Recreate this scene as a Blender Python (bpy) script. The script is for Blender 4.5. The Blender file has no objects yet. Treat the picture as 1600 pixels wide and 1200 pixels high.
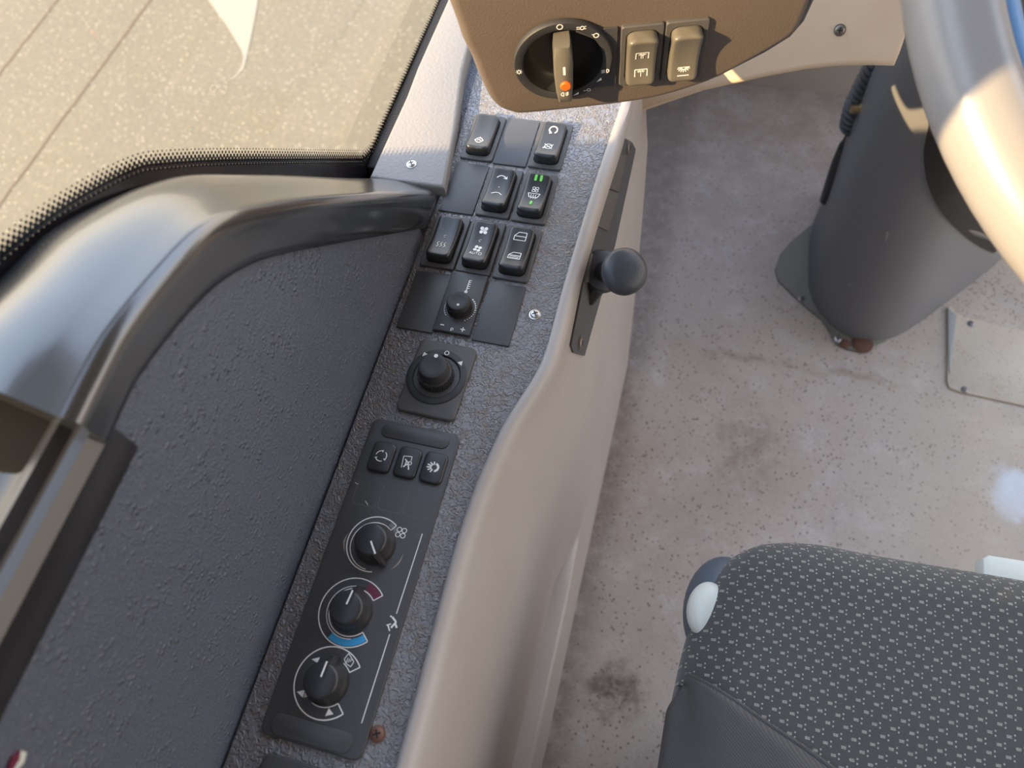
import bpy, bmesh, math, random
from mathutils import Vector, Matrix
from mathutils.bvhtree import BVHTree
random.seed(7)
PI = math.pi
scene = bpy.context.scene
C = scene.collection
FLOOR = 560.0            # cab floor lies 560 mm below the console top; all lengths below are millimetres, console top = 0

# ------------------------------------------------------------------ camera
RR = ((0.9646281112489539, 0.24898432339294552, -0.0865991552659898),
      (0.1827131934015061, -0.8682842037110545, -0.4611924007832731),
      (-0.1900223564353671, 0.42905634628539474, -0.8830640722871201))
CAM = Vector((173.238, -427.172, 415.363))
def W(x, y=None, z=None):
    if y is None: x, y, z = x
    return Vector((x / 1000, y / 1000, (z + FLOOR) / 1000))
cd = bpy.data.cameras.new('camera')
cam = bpy.data.objects.new('camera', cd); C.objects.link(cam)
cd.sensor_width = 36; cd.lens = 27; cd.clip_start = 0.01; cd.clip_end = 200
M = Matrix(((RR[0][0], -RR[1][0], -RR[2][0]), (RR[0][1], -RR[1][1], -RR[2][1]), (RR[0][2], -RR[1][2], -RR[2][2]))).to_4x4()
M.translation = W(CAM)
cam.matrix_world = M
cd.dof.use_dof = True; cd.dof.focus_distance = 0.50; cd.dof.aperture_fstop = 9.0
scene.camera = cam
# ------------------------------------------------------------------ light
wd = bpy.data.worlds.new('sky'); scene.world = wd; wd.use_nodes = True
nt = wd.node_tree; nt.nodes.clear()
o_ = nt.nodes.new('ShaderNodeOutputWorld'); b_ = nt.nodes.new('ShaderNodeBackground')
tc_ = nt.nodes.new('ShaderNodeTexCoord'); sx_ = nt.nodes.new('ShaderNodeSeparateXYZ'); rp_ = nt.nodes.new('ShaderNodeValToRGB')
nt.links.new(tc_.outputs['Generated'], sx_.inputs[0]); nt.links.new(sx_.outputs['Z'], rp_.inputs[0])
nt.links.new(rp_.outputs[0], b_.inputs[0]); nt.links.new(b_.outputs[0], o_.inputs[0])
cr = rp_.color_ramp
cr.elements[0].position = 0.0; cr.elements[0].color = (0.74, 0.62, 0.50, 1)
cr.elements[1].position = 1.0; cr.elements[1].color = (0.62, 0.80, 1.15, 1)
e = cr.elements.new(0.22); e.color = (0.92, 0.86, 0.80, 1)
e = cr.elements.new(0.55); e.color = (0.72, 0.84, 1.05, 1)
b_.inputs[1].default_value = 3.0
sd = bpy.data.lights.new('sun', 'SUN'); sun = bpy.data.objects.new('sun', sd); C.objects.link(sun)
sd.energy = 11.0; sd.angle = math.radians(0.6); sd.color = (1.0, 0.70, 0.38)
SUN = Vector((1.0, 0.95, -0.72)).normalized()
sun.rotation_euler = SUN.to_track_quat('-Z', 'Y').to_euler(); sun.location = W(-3000, -3000, 2500)
vs = scene.view_settings
vs.view_transform = 'Standard'; vs.look = 'None'; vs.gamma = 1; vs.use_curve_mapping = False; vs.exposure = 0.40

# ------------------------------------------------------------------ helpers
def ray(px, py):
    a, b = (px - 800) / 1200, (py - 600) / 1200
    return Vector(tuple(RR[0][i] * a + RR[1][i] * b + RR[2][i] for i in range(3)))
def U(px, py, ax, val):                       # point of the real plane (axis = val) seen at a pixel
    d = ray(px, py); t = (val - CAM[ax]) / d[ax]
    return CAM + d * t
def Z(px, py, z=0.0):
    p = U(px, py, 2, z); return (p.x, p.y)
def prop(o, label=None, cat=None, group=None, kind=None):
    if label: o['label'] = label
    if cat: o['category'] = cat
    if group: o['group'] = group
    if kind: o['kind'] = kind
    return o
def empty(name, label, cat, m=None, group=None, kind=None):
    o = bpy.data.objects.new(name, None); C.objects.link(o); o.empty_display_size = 0.01
    if m is not None: o.matrix_world = m
    return prop(o, label, cat, group, kind)
def at(x, y, z, rz=0.0):
    return Matrix.Translation(W(x, y, z)) @ Matrix.Rotation(rz, 4, 'Z')
def obj(name, bm, mat, parent=None, smooth=True, world=False, angle=40):
    """bm in millimetres; local to parent, or (world=True) console millimetres"""
    for v in bm.verts:
        v.co = W(v.co) if world else v.co / 1000
    if world and parent is not None:
        inv = parent.matrix_world.inverted(); bm.transform(inv)
    bmesh.ops.recalc_face_normals(bm, faces=bm.faces)
    me = bpy.data.meshes.new(name); bm.to_mesh(me); bm.free()
    me.materials.append(mat)
    if smooth:
        for p in me.polygons: p.use_smooth = True
        try: me.set_sharp_from_angle(angle=math.radians(angle))
        except Exception: pass
    o = bpy.data.objects.new(name, me); C.objects.link(o)
    if parent is not None: o.parent = parent
    return o
def prism(pts, z0, z1, bev=0.0, seg=2, bot=True):
    """outline in XY, from z0 to z1, top edge bevelled"""
    bm = bmesh.new()
    a = [bm.verts.new((p[0], p[1], z0)) for p in pts]; b = [bm.verts.new((p[0], p[1], z1)) for p in pts]
    n = len(pts)
    if bot: bm.faces.new(a[::-1])
    top = bm.faces.new(b)
    for i in range(n): bm.faces.new((a[i], a[(i + 1) % n], b[(i + 1) % n], b[i]))
    bmesh.ops.recalc_face_normals(bm, faces=bm.faces)
    if bev:
        es = [ed for ed in top.edges]
        bmesh.ops.bevel(bm, geom=es, offset=bev, segments=seg, profile=0.5, affect='EDGES', clamp_overlap=True)
    return bm
def rrect(w, h, r, n=6, cx=0, cy=0, rot=0):
    pts = []
    r = max(min(r, w / 2 - 1e-3, h / 2 - 1e-3), 1e-3)
    for (sx, sy, a0) in ((1, 1, 0), (-1, 1, 90), (-1, -1, 180), (1, -1, 270)):
        for i in range(n + 1):
            a = math.radians(a0 + 90 * i / n)
            pts.append((sx * (w / 2 - r) + r * math.cos(a), sy * (h / 2 - r) + r * math.sin(a)))
    c, s = math.cos(rot), math.sin(rot)
    return [(cx + x * c - y * s, cy + x * s + y * c) for x, y in pts]
def circ(r, n=40, cx=0, cy=0): return [(cx + r * math.cos(2 * PI * i / n), cy + r * math.sin(2 * PI * i / n)) for i in range(n)]
def rings(loops, cap0=True, cap1=True, closed=True, bm=None):
    bm = bm or bmesh.new()
    vs = [[bm.verts.new(p) for p in L] for L in loops]
    n = len(vs[0])
    for a, b in zip(vs, vs[1:]):
        for i in range(n if closed else n - 1):
            j = (i + 1) % n
            bm.faces.new((a[i], a[j], b[j], b[i]))
    if cap0: bm.faces.new(vs[0][::-1])
    if cap1: bm.faces.new(vs[-1])
    return bm
def lathe(prof, n=48, cap0=False, cap1=True, bm=None, cx=0, cy=0):
    return rings([[(cx + r * math.cos(2 * PI * i / n), cy + r * math.sin(2 * PI * i / n), z) for i in range(n)] for r, z in prof], cap0, cap1, bm=bm)
def grid(P, bm=None):
    bm = bm or bmesh.new()
    v = [[bm.verts.new(p) for p in row] for row in P]
    for a, b in zip(v, v[1:]):
        for i in range(len(a) - 1): bm.faces.new((a[i], a[i + 1], b[i + 1], b[i]))
    return bm
def tube(path, r, n=12, bm=None, rf=None):
    path = [Vector(p) for p in path]; L = []
    up = Vector((0.13, 0.21, 1)).normalized()
    for i, p in enumerate(path):
        t = (path[min(i + 1, len(path) - 1)] - path[max(i - 1, 0)]).normalized()
        a = t.cross(up)
        if a.length < 1e-3: a = t.cross(Vector((1, 0, 0)))
        a.normalize(); b = a.cross(t); rr = rf(i) if rf else r
        L.append([p + rr * (math.cos(2 * PI * k / n) * a + math.sin(2 * PI * k / n) * b) for k in range(n)])
    return rings(L, bm=bm)
def box(x0, x1, y0, y1, z0, z1, bev=0, seg=2, bm=None):
    b = bmesh.new()
    bmesh.ops.create_cube(b, size=1)
    for v in b.verts: v.co = Vector(((x0 + x1) / 2 + v.co.x * (x1 - x0), (y0 + y1) / 2 + v.co.y * (y1 - y0), (z0 + z1) / 2 + v.co.z * (z1 - z0)))
    if bev: bmesh.ops.bevel(b, geom=list(b.edges), offset=bev, segments=seg, profile=0.5, affect='EDGES')
    if bm is None: return b
    me = bpy.data.meshes.new('t'); b.to_mesh(me); b.free(); bm.from_mesh(me); bpy.data.meshes.remove(me); return bm
def lerp(a, b, t): return a + (b - a) * t
def sstep(a, b, x):
    t = max(0, min(1, (x - a) / (b - a))); return t * t * (3 - 2 * t)
def interp(tab, x):
    if x <= tab[0][0]: return tab[0][1]
    for (a, p), (b, q) in zip(tab, tab[1:]):
        if x <= b: return p + (q - p) * (x - a) / (b - a)
    return tab[-1][1]
def spline(pts, m=8):
    """Catmull-Rom through points of any dimension"""
    P = [tuple(p) for p in pts]; out = []
    for i in range(len(P) - 1):
        p0, p1, p2, p3 = P[max(i - 1, 0)], P[i], P[i + 1], P[min(i + 2, len(P) - 1)]
        for k in range(m):
            t = k / m
            out.append(tuple(0.5 * (2 * b + (c - a) * t + (2 * a - 5 * b + 4 * c - d) * t * t + (3 * b - a - 3 * c + d) * t ** 3) for a, b, c, d in zip(p0, p1, p2, p3)))
    out.append(P[-1]); return out

# ------------------------------------------------------------------ materials
class Mat:
    def __init__(s, name, col, rough=0.5, metal=0.0, spec=0.5):
        s.m = bpy.data.materials.new(name); s.m.use_nodes = True
        s.t = s.m.node_tree; s.b = s.t.nodes['Principled BSDF']
        s.b.inputs['Base Color'].default_value = (*col, 1); s.b.inputs['Roughness'].default_value = rough
        s.b.inputs['Metallic'].default_value = metal; s.b.inputs['Specular IOR Level'].default_value = spec
        s.col = s.rgb(col); s.co = s.t.nodes.new('ShaderNodeTexCoord').outputs['Object']; s.h = None
    def n(s, ty, **kw):
        x = s.t.nodes.new(ty)
        for k, v in kw.items():
            if k.startswith('i_'):
                key = k[2:].replace('_', ' ')
                x.inputs[key].default_value = v
            else: setattr(x, k, v)
        return x
    def l(s, a, b): s.t.links.new(a, b)
    def rgb(s, c):
        x = s.t.nodes.new('ShaderNodeRGB'); x.outputs[0].default_value = (*c, 1); return x.outputs[0]
    def noise(s, scale, detail=3, rough=0.5, dist=0.0, co=None):
        x = s.n('ShaderNodeTexNoise', i_Scale=scale, i_Detail=detail, i_Roughness=rough, i_Distortion=dist); s.l(co or s.co, x.inputs['Vector']); return x.outputs['Fac']
    def vor(s, scale, rnd=1.0, co=None, out='Distance'):
        x = s.n('ShaderNodeTexVoronoi', i_Scale=scale, i_Randomness=rnd); s.l(co or s.co, x.inputs['Vector']); return x.outputs[out]
    def ramp(s, f, a, b, c0=0.0, c1=1.0):
        x = s.n('ShaderNodeMapRange', interpolation_type='SMOOTHSTEP'); s.l(f, x.inputs[0])
        x.inputs[1].default_value = a; x.inputs[2].default_value = b; x.inputs[3].default_value = c0; x.inputs[4].default_value = c1; return x.outputs[0]
    def math(s, op, a, b=None, c=None):
        x = s.n('ShaderNodeMath', operation=op)
        for i, v in enumerate((a, b, c)):
            if v is None: continue
            if isinstance(v, (int, float)): x.inputs[i].default_value = v
            else: s.l(v, x.inputs[i])
        return x.outputs[0]
    def mix(s, f, c):
        x = s.n('ShaderNodeMix', data_type='RGBA')
        if isinstance(f, (int, float)): x.inputs[0].default_value = f
        else: s.l(f, x.inputs[0])
        s.l(s.col, x.inputs[6]); s.l(s.rgb(c) if isinstance(c, tuple) else c, x.inputs[7]); s.col = x.outputs[2]; return s
    def addh(s, f, k=1.0):
        f = s.math('MULTIPLY', f, k); s.h = f if s.h is None else s.math('ADD', s.h, f); return s
    def done(s, dist=0.0002, strength=1.0):
        s.l(s.col, s.b.inputs['Base Color'])
        if s.h is not None:
            x = s.n('ShaderNodeBump'); x.inputs['Strength'].default_value = strength; x.inputs['Distance'].default_value = dist
            s.l(s.h, x.inputs['Height']); s.l(x.outputs[0], s.b.inputs['Normal'])
        return s.m
    def xyz(s):
        x = s.n('ShaderNodeSeparateXYZ'); s.l(s.co, x.inputs[0]); return x.outputs
    def blob(s, cx, cy, r0, r1, sx=1.0, warp=0.0, wscale=60):
        """1 inside, 0 outside an ellipse of the XY plane (metres)"""
        X = s.xyz()
        a = s.math('MULTIPLY', s.math('SUBTRACT', X[0], cx), sx); b = s.math('SUBTRACT', X[1], cy)
        d = s.math('SQRT', s.math('ADD', s.math('MULTIPLY', a, a), s.math('MULTIPLY', b, b)))
        if warp: d = s.math('ADD', d, s.math('MULTIPLY', s.math('SUBTRACT', s.noise(wscale, 4), 0.5), warp))
        return s.ramp(d, r0, r1, 1.0, 0.0)
def plain(name, col, rough=0.5, metal=0.0, grain=None, dist=0.00008, spec=0.5, dust=None, coat=0.0):
    m = Mat(name, col, rough, metal, spec)
    m.b.inputs['Coat Weight'].default_value = coat; m.b.inputs['Coat Roughness'].default_value = 0.12
    if grain: m.addh(m.noise(grain, 3))
    if dust: m.mix(m.ramp(m.noise(260, 5, 0.7), 0.55, 0.75, 0, dust[1]), dust[0])
    return m.done(dist)

def m_plate():
    m = Mat('textured charcoal paint', (0.185, 0.190, 0.208), 0.30, spec=0.9)
    h = m.noise(330, 2, 0.5, 1.2); m.addh(m.ramp(h, 0.42, 0.62)); m.addh(m.noise(900, 2), 0.25)
    X = m.xyz()
    band = m.math('MULTIPLY', m.ramp(X[0], 0.070, 0.090, 1, 0), m.ramp(X[1], -0.22, -0.18, 0, 1))
    low = m.math('MULTIPLY', m.ramp(X[0], 0.0, 0.05, 1, 0), 0.55)
    nn = m.ramp(m.noise(140, 5, 0.7), 0.40, 0.66)
    m.mix(m.math('MULTIPLY', m.math('MAXIMUM', m.math('MULTIPLY', band, 0.62), low), nn), (0.155, 0.115, 0.082))
    m.mix(m.math('MULTIPLY', m.blob(0.075, -0.447, 0.005, 0.03, 0.5, 0.02), 0.6), (0.13, 0.075, 0.04))
    return m.done(0.0007)
def m_wall():
    m = Mat('textured blue grey wall paint', (0.090, 0.102, 0.134), 0.30, spec=0.7)
    mask = m.ramp(m.noise(70, 2), 0.46, 0.60)
    m.addh(m.math('MULTIPLY', m.ramp(m.vor(330), 0.12, 0.42, 1, 0), mask), 1.0); m.addh(m.ramp(m.vor(620), 0.1, 0.5, 1, 0), 0.35); m.addh(m.noise(260, 2), 0.5)
    return m.done(0.0008)
def m_cream(name='cream moulding', col=(0.36, 0.32, 0.292), rough=0.42):
    m = Mat(name, col, rough); m.addh(m.noise(1600, 2))
    m.mix(m.ramp(m.noise(9, 4, 0.6), 0.45, 0.75, 0, 0.30), (col[0] * 0.72, col[1] * 0.68, col[2] * 0.62))
    m.mix(m.ramp(m.noise(150, 2, 0.4), 0.80, 0.83, 0, 0.8), (0.10, 0.07, 0.05))
    return m.done(0.00004)
def m_floor():
    m = Mat('speckled cream vinyl', (0.385, 0.320, 0.272), 0.6)
    m.mix(m.ramp(m.noise(5, 5, 0.65), 0.40, 0.70, 0, 0.55), (0.30, 0.235, 0.19))
    m.mix(m.ramp(m.noise(14, 5, 0.7), 0.5, 0.75, 0, 0.5), (0.50, 0.46, 0.45))
    c1 = m.vor(150, 1.0); m.mix(m.math('MULTIPLY', m.ramp(c1, 0.14, 0.30, 0.8, 0), m.ramp(m.noise(60, 2), 0.40, 0.52)), (0.10, 0.075, 0.06))
    c2 = m.vor(290, 1.0); m.mix(m.math('MULTIPLY', m.ramp(c2, 0.16, 0.26, 0.55, 0), m.ramp(m.noise(33, 2), 0.42, 0.52)), (0.17, 0.14, 0.12))
    st = m.noise(40, 6, 0.75)
    x, y = Z(962, 1080, -FLOOR)
    m.mix(m.math('MULTIPLY', m.blob(x / 1000, y / 1000, 0.004, 0.045, 1.0, 0.06), m.ramp(st, 0.3, 0.6)), (0.085, 0.06, 0.045))
    # dirt line along the floor seam
    a = Z(1090, 548, -FLOOR); b = Z(1420, 600, -FLOOR); X = m.xyz()
    sl = (b[1] - a[1]) / (b[0] - a[0])
    d = m.math('ABSOLUTE', m.math('ADD', m.math('SUBTRACT', m.math('SUBTRACT', X[1], m.math('MULTIPLY', X[0], sl)), (a[1] - sl * a[0]) / 1000), m.math('MULTIPLY', m.math('SUBTRACT', m.noise(30, 3), 0.5), 0.03)))
    rg = m.math('MULTIPLY', m.ramp(X[0], 0.20, 0.24), m.ramp(X[0], 0.46, 0.50, 1, 0))
    m.mix(m.math('MULTIPLY', m.math('MULTIPLY', m.ramp(d, 0.001, 0.011, 0.5, 0), rg), m.ramp(st, 0.35, 0.62)), (0.17, 0.115, 0.065))
    x, y = Z(1170, 700, -FLOOR); m.mix(m.math('MULTIPLY', m.blob(x / 1000, y / 1000, 0.01, 0.09, 1.4, 0.08), m.ramp(st, 0.35, 0.65, 0, 0.75)), (0.20, 0.15, 0.115))
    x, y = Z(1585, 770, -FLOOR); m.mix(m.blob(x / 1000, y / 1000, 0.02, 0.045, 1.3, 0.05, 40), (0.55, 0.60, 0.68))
    x, y = Z(1560, 470, -FLOOR); m.mix(m.math('MULTIPLY', m.blob(x / 1000, y / 1000, 0.02, 0.12, 1, 0.05), m.ramp(m.vor(160, 1.0), 0.2, 0.33, 1, 0)), (0.09, 0.07, 0.05))
    XF = m.xyz(); m.mix(m.math('MULTIPLY', m.ramp(XF[1], 0.12, 0.6, 0, 0.75), m.ramp(m.noise(18, 5, 0.7), 0.3, 0.65, 0.4, 1)), (0.175, 0.125, 0.092))  # browner towards the front: shade under the dashboard painted into the floor colour
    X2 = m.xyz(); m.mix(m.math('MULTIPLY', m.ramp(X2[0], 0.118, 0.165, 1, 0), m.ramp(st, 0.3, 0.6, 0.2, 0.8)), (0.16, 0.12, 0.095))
    c3 = m.vor(420, 1.0); m.mix(m.math('MULTIPLY', m.ramp(c3, 0.14, 0.3, 0.5, 0), m.ramp(m.noise(25, 2), 0.42, 0.56)), (0.15, 0.12, 0.10))
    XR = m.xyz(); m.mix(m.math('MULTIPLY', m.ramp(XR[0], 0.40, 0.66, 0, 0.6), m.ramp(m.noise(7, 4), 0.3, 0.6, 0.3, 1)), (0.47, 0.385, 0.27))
    m.addh(m.noise(70, 4)); return m.done(0.0006)
def m_fabric():
    m = Mat('dark woven seat fabric with pale dashes', (0.046, 0.048, 0.047), 0.85)
    X = m.xyz()
    px, py = 0.0098, 0.0054
    r = m.math('DIVIDE', X[1], py); row = m.math('FLOOR', r); fy = m.math('SUBTRACT', r, row)
    q = m.math('ADD', m.math('DIVIDE', X[0], px), m.math('MULTIPLY', row, 0.47)); fx = m.math('FRACT', q)
    def rect(cx, cy, w, h):
        a = m.math('LESS_THAN', m.math('ABSOLUTE', m.math('SUBTRACT', fx, cx)), w); b = m.math('LESS_THAN', m.math('ABSOLUTE', m.math('SUBTRACT', fy, cy)), h)
        return m.math('MULTIPLY', a, b)
    tn = m.noise(1400, 2)
    m.mix(m.ramp(m.math('FRACT', m.math('DIVIDE', X[0], 0.00062)), 0.3, 0.6, 0, 0.35), (0.10, 0.10, 0.095))
    m.mix(m.ramp(m.math('FRACT', m.math('DIVIDE', X[1], 0.00085)), 0.5, 0.8, 0, 0.5), (0.02, 0.02, 0.021))
    da = rect(0.30, 0.5, 0.135, 0.15); db = m.math('MAXIMUM', rect(0.60, 0.28, 0.042, 0.085), rect(0.60, 0.75, 0.042, 0.085))
    m.mix(m.math('MULTIPLY', da, m.ramp(tn, 0.3, 0.6, 0.45, 0.9)), (0.30, 0.285, 0.25)); m.mix(m.math('MULTIPLY', db, 0.8), (0.42, 0.41, 0.37))
    m.addh(da, 0.8); m.addh(db, 0.6); m.addh(m.noise(1500, 2), 0.8)
    m.b.inputs['Sheen Weight'].default_value = 0.15
    return m.done(0.0004)
def m_twill():
    m = Mat('plain charcoal twill', (0.062, 0.060, 0.060), 0.85); X = m.xyz()
    d = m.math('ADD', X[1], m.math('MULTIPLY', X[0], 0.8)); d = m.math('ADD', d, X[2])
    f = m.ramp(m.math('FRACT', m.math('DIVIDE', d, 0.0019)), 0.3, 0.7); m.mix(m.math('MULTIPLY', f, 0.45), (0.11, 0.105, 0.10)); m.addh(f)
    m.addh(m.noise(1200, 2), 0.6); return m.done(0.00025)
def m_asphalt():
    m = Mat('pale weathered asphalt', (0.138, 0.112, 0.066), 0.8)
    m.mix(m.ramp(m.noise(1.6, 5, 0.6), 0.35, 0.7, 0, 0.4), (0.11, 0.094, 0.066))
    m.mix(m.ramp(m.noise(55, 3, 0.8), 0.50, 0.70, 0, 0.75), (0.19, 0.155, 0.095)); m.mix(m.ramp(m.noise(70, 3, 0.8), 0.56, 0.72, 0, 0.7), (0.085, 0.08, 0.07))
    m.mix(m.ramp(m.vor(48), 0.10, 0.16, 0.8, 0), (0.55, 0.48, 0.34))  # bright glints on the ground painted in as pale dots
    m.addh(m.noise(60, 4)); return m.done(0.004)
def m_glass():
    m = bpy.data.materials.new('clear window glass'); m.use_nodes = True; t = m.node_tree; t.nodes.clear()
    o = t.nodes.new('ShaderNodeOutputMaterial'); mx = t.nodes.new('ShaderNodeMixShader'); a = t.nodes.new('ShaderNodeBsdfTransparent'); g = t.nodes.new('ShaderNodeBsdfGlossy'); f = t.nodes.new('ShaderNodeFresnel')
    a.inputs[0].default_value = (0.93, 0.95, 0.93, 1); g.inputs['Roughness'].default_value = 0.02; f.inputs[0].default_value = 1.45
    t.links.new(f.outputs[0], mx.inputs[0]); t.links.new(a.outputs[0], mx.inputs[1]); t.links.new(g.outputs[0], mx.inputs[2]); t.links.new(mx.outputs[0], o.inputs[0]); return m
def m_knurl(n):
    m = Mat('knurled black plastic', (0.028, 0.028, 0.030), 0.5); return m.done()

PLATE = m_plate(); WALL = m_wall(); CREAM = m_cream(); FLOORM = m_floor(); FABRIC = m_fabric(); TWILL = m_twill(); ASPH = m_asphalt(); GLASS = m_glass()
LEDGE = plain('pale grey grained vinyl', (0.225, 0.212, 0.200), 0.5, grain=420, dist=0.0005)
POD = plain('brown grey grained pod', (0.112, 0.088, 0.071), 0.44, grain=900, dist=0.0002, dust=((0.34, 0.25, 0.16), 0.10))
BEZ = plain('matt black bezel', (0.075, 0.072, 0.070), 0.5, grain=1500, dist=0.00005, dust=((0.16, 0.13, 0.10), 0.35))
BLANK = plain('black blanking plastic', (0.050, 0.050, 0.052), 0.42, grain=2500, dist=0.00003, dust=((0.12, 0.10, 0.08), 0.15))
ROCK = plain('satin black rocker', (0.030, 0.031, 0.033), 0.30, grain=3000, dist=0.00001)
ROCKP = plain('worn grey rocker', (0.125, 0.113, 0.090), 0.34, grain=3000, dist=0.00001)
BLK = plain('black plastic', (0.026, 0.026, 0.028), 0.35)
BLKM = plain('matt black plastic', (0.030, 0.030, 0.032), 0.55, grain=2500, dist=0.00002)
DARK = plain('deep black recess', (0.008, 0.008, 0.008), 0.7)
GLOSS = plain('black sill plastic', (0.018, 0.020, 0.023), 0.24, spec=1.0, coat=0.6, grain=700, dist=0.000025)
RAILM = plain('dark anodised rail', (0.022, 0.022, 0.024), 0.22, 0.0, spec=0.6)
WHITE = plain('white print', (0.85, 0.83, 0.79), 0.5)
GREYP = plain('faint grey print', (0.16, 0.16, 0.16), 0.5)
GREEN = plain('green print', (0.16, 0.62, 0.08), 0.45)
RED = plain('dark red print', (0.13, 0.018, 0.045), 0.45)
BLUE = plain('blue print', (0.035, 0.33, 0.66), 0.45)
ORANGE = plain('orange marker', (0.90, 0.13, 0.01), 0.4)
STEEL = plain('zinc screw', (0.55, 0.53, 0.50), 0.32, 0.9)
STEELD = plain('dull dark screw', (0.20, 0.18, 0.16), 0.4, 0.8)
RUST = plain('rusty screw', (0.17, 0.085, 0.06), 0.6, 0.3, grain=900)
RUSTY = plain('rust', (0.105, 0.045, 0.028), 0.8, grain=300)
GREYC = plain('grey column shroud', (0.155, 0.155, 0.158), 0.45, grain=600, dist=0.00005)
DBROWN = plain('dark column insert', (0.050, 0.042, 0.038), 0.4)
OLIVE = plain('grey footplate', (0.13, 0.12, 0.10), 0.6, grain=60)
RIM = plain('grey wheel rim', (0.26, 0.25, 0.245), 0.30, grain=1800, dist=0.00002)
RIMB = plain('blue inner rim strip', (0.13, 0.27, 0.48), 0.35)
WPL = plain('white plastic', (0.58, 0.60, 0.55), 0.35)
SLATE = plain('slate grey plastic', (0.075, 0.098, 0.125), 0.45)
BRASS = plain('brass fitting', (0.65, 0.45, 0.22), 0.3, 0.9)
PALEG = plain('pale ground shape', (0.25, 0.215, 0.155), 0.7, grain=40, dist=0.001)
JOINT = plain('brown tar joint', (0.10, 0.06, 0.03), 0.8)
FRIT = plain('black ceramic frit', (0.016, 0.014, 0.016), 0.25)
SPRING = plain('cream body panel', (0.40, 0.34, 0.28), 0.5)

# ------------------------------------------------------------------ printed marks
class Sym:
    def __init__(s): s.p = []
    def poly(s, pts): s.p.append([tuple(p) for p in pts]); return s
    def line(s, pts, w=0.45, closed=False, step=1.2):
        pts = list(pts) + ([pts[0]] if closed else [])
        for a, b in zip(pts, pts[1:]):
            d = math.hypot(b[0] - a[0], b[1] - a[1])
            if d < 1e-6: continue
            k = max(1, int(d / step)); nx, ny = -(b[1] - a[1]) / d * w / 2, (b[0] - a[0]) / d * w / 2
            for i in range(k):
                p = (lerp(a[0], b[0], i / k), lerp(a[1], b[1], i / k)); q = (lerp(a[0], b[0], (i + 1) / k), lerp(a[1], b[1], (i + 1) / k))
                s.p.append([(p[0] + nx, p[1] + ny), (p[0] - nx, p[1] - ny), (q[0] - nx, q[1] - ny), (q[0] + nx, q[1] + ny)])
        return s
    def arc(s, cx, cy, r, a0, a1, w=0.45, n=None):
        n = n or max(6, int(abs(a1 - a0) / 12))
        return s.line([(cx + r * math.cos(math.radians(lerp(a0, a1, i / n))), cy + r * math.sin(math.radians(lerp(a0, a1, i / n)))) for i in range(n + 1)], w)
    def dot(s, cx, cy, r, n=12): return s.poly(circ(r, n, cx, cy))
    def band(s, cx, cy, r0, r1, a0, a1):
        n = max(4, int(abs(a1 - a0) / 8))
        for i in range(n):
            A, B = (math.radians(lerp(a0, a1, k / n)) for k in (i, i + 1))
            s.p.append([(cx + r0 * math.cos(A), cy + r0 * math.sin(A)), (cx + r1 * math.cos(A), cy + r1 * math.sin(A)), (cx + r1 * math.cos(B), cy + r1 * math.sin(B)), (cx + r0 * math.cos(B), cy + r0 * math.sin(B))])
        return s
    def fan(s, cx, cy, r, w=0.4, fill=False, a0=45):
        for k in range(4):
            a = math.radians(a0 + 90 * k); x, y = cx + r * 0.62 * math.cos(a), cy + r * 0.62 * math.sin(a)
            if fill: s.dot(x, y, r * 0.42, 10)
            else: s.line(circ(r * 0.40, 10, x, y), w, True, 9)
        return s
    def build(s, name, parent, mat, surf=0.0, off=0.10, place=None):
        bm = bmesh.new(); i = 0
        for pl in s.p:
            vs = []
            for x, y in pl:
                z = (surf(x, y) if callable(surf) else surf) + off + (i % 5) * 0.004
                vs.append(bm.verts.new((x, y, z)))
            i += 1
            try: bm.faces.new(vs)
            except ValueError: pass
        for f in bm.faces:
            f.normal_update()
            if f.normal.z < 0: f.normal_flip()
        for v in bm.verts: v.co /= 1000
        me = bpy.data.meshes.new(name); bm.to_mesh(me); bm.free(); me.materials.append(mat)
        o = bpy.data.objects.new(name, me); C.objects.link(o); o.parent = parent; return o

# ------------------------------------------------------------------ outdoors
G = -1600
ground = obj('asphalt_ground', grid([[(x, y, G) for x in (-30000, -6000, -1000, 30000)] for y in (-30000, -2000, 6000, 30000)]), ASPH, world=True)
prop(ground, kind='structure', label='pale speckled asphalt yard outside the side window')
for pa, pb, lab in (((0, 115), (90, 0), 'thin brown joint line in the asphalt nearest the top left corner'), ((0, 320), (235, 0), 'long thin brown joint line in the asphalt, the right one of the two')):
    a = Z(*pa, G); b = Z(*pb, G); dx, dy = b[0] - a[0], b[1] - a[1]
    a = (a[0] - dx * 1.5, a[1] - dy * 1.5); b = (b[0] + dx * 2, b[1] + dy * 2)
    rw = random.Random(3); n = 60; L = []; R_ = []
    for i in range(n + 1):
        t = i / n; x = lerp(a[0], b[0], t) + rw.uniform(-3, 3); y = lerp(a[1], b[1], t); L.append((x - 5, y, G + 1.5)); R_.append((x + 5, y, G + 1.5))
    prop(obj('joint_line', grid([L, R_]), JOINT, world=True), lab, 'joint line', 'asphalt joint lines')
mk = [Z(*q, G) for q in ((321, -30), (325, 0), (354, 40), (377, 78), (381, 90), (378, 104), (369, 118), (355, 129), (369, 121), (381, 107), (385, 92), (392, 60), (398, 30), (403, 0), (405, -30))]
prop(obj('pale_ground_shape', prism(mk, G + 0.5, G + 2.5), PALEG, world=True, smooth=False), 'pale pointed marking with a thin curved tail on the asphalt', 'road marking')  # flat pale outline lying just above the ground

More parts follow.
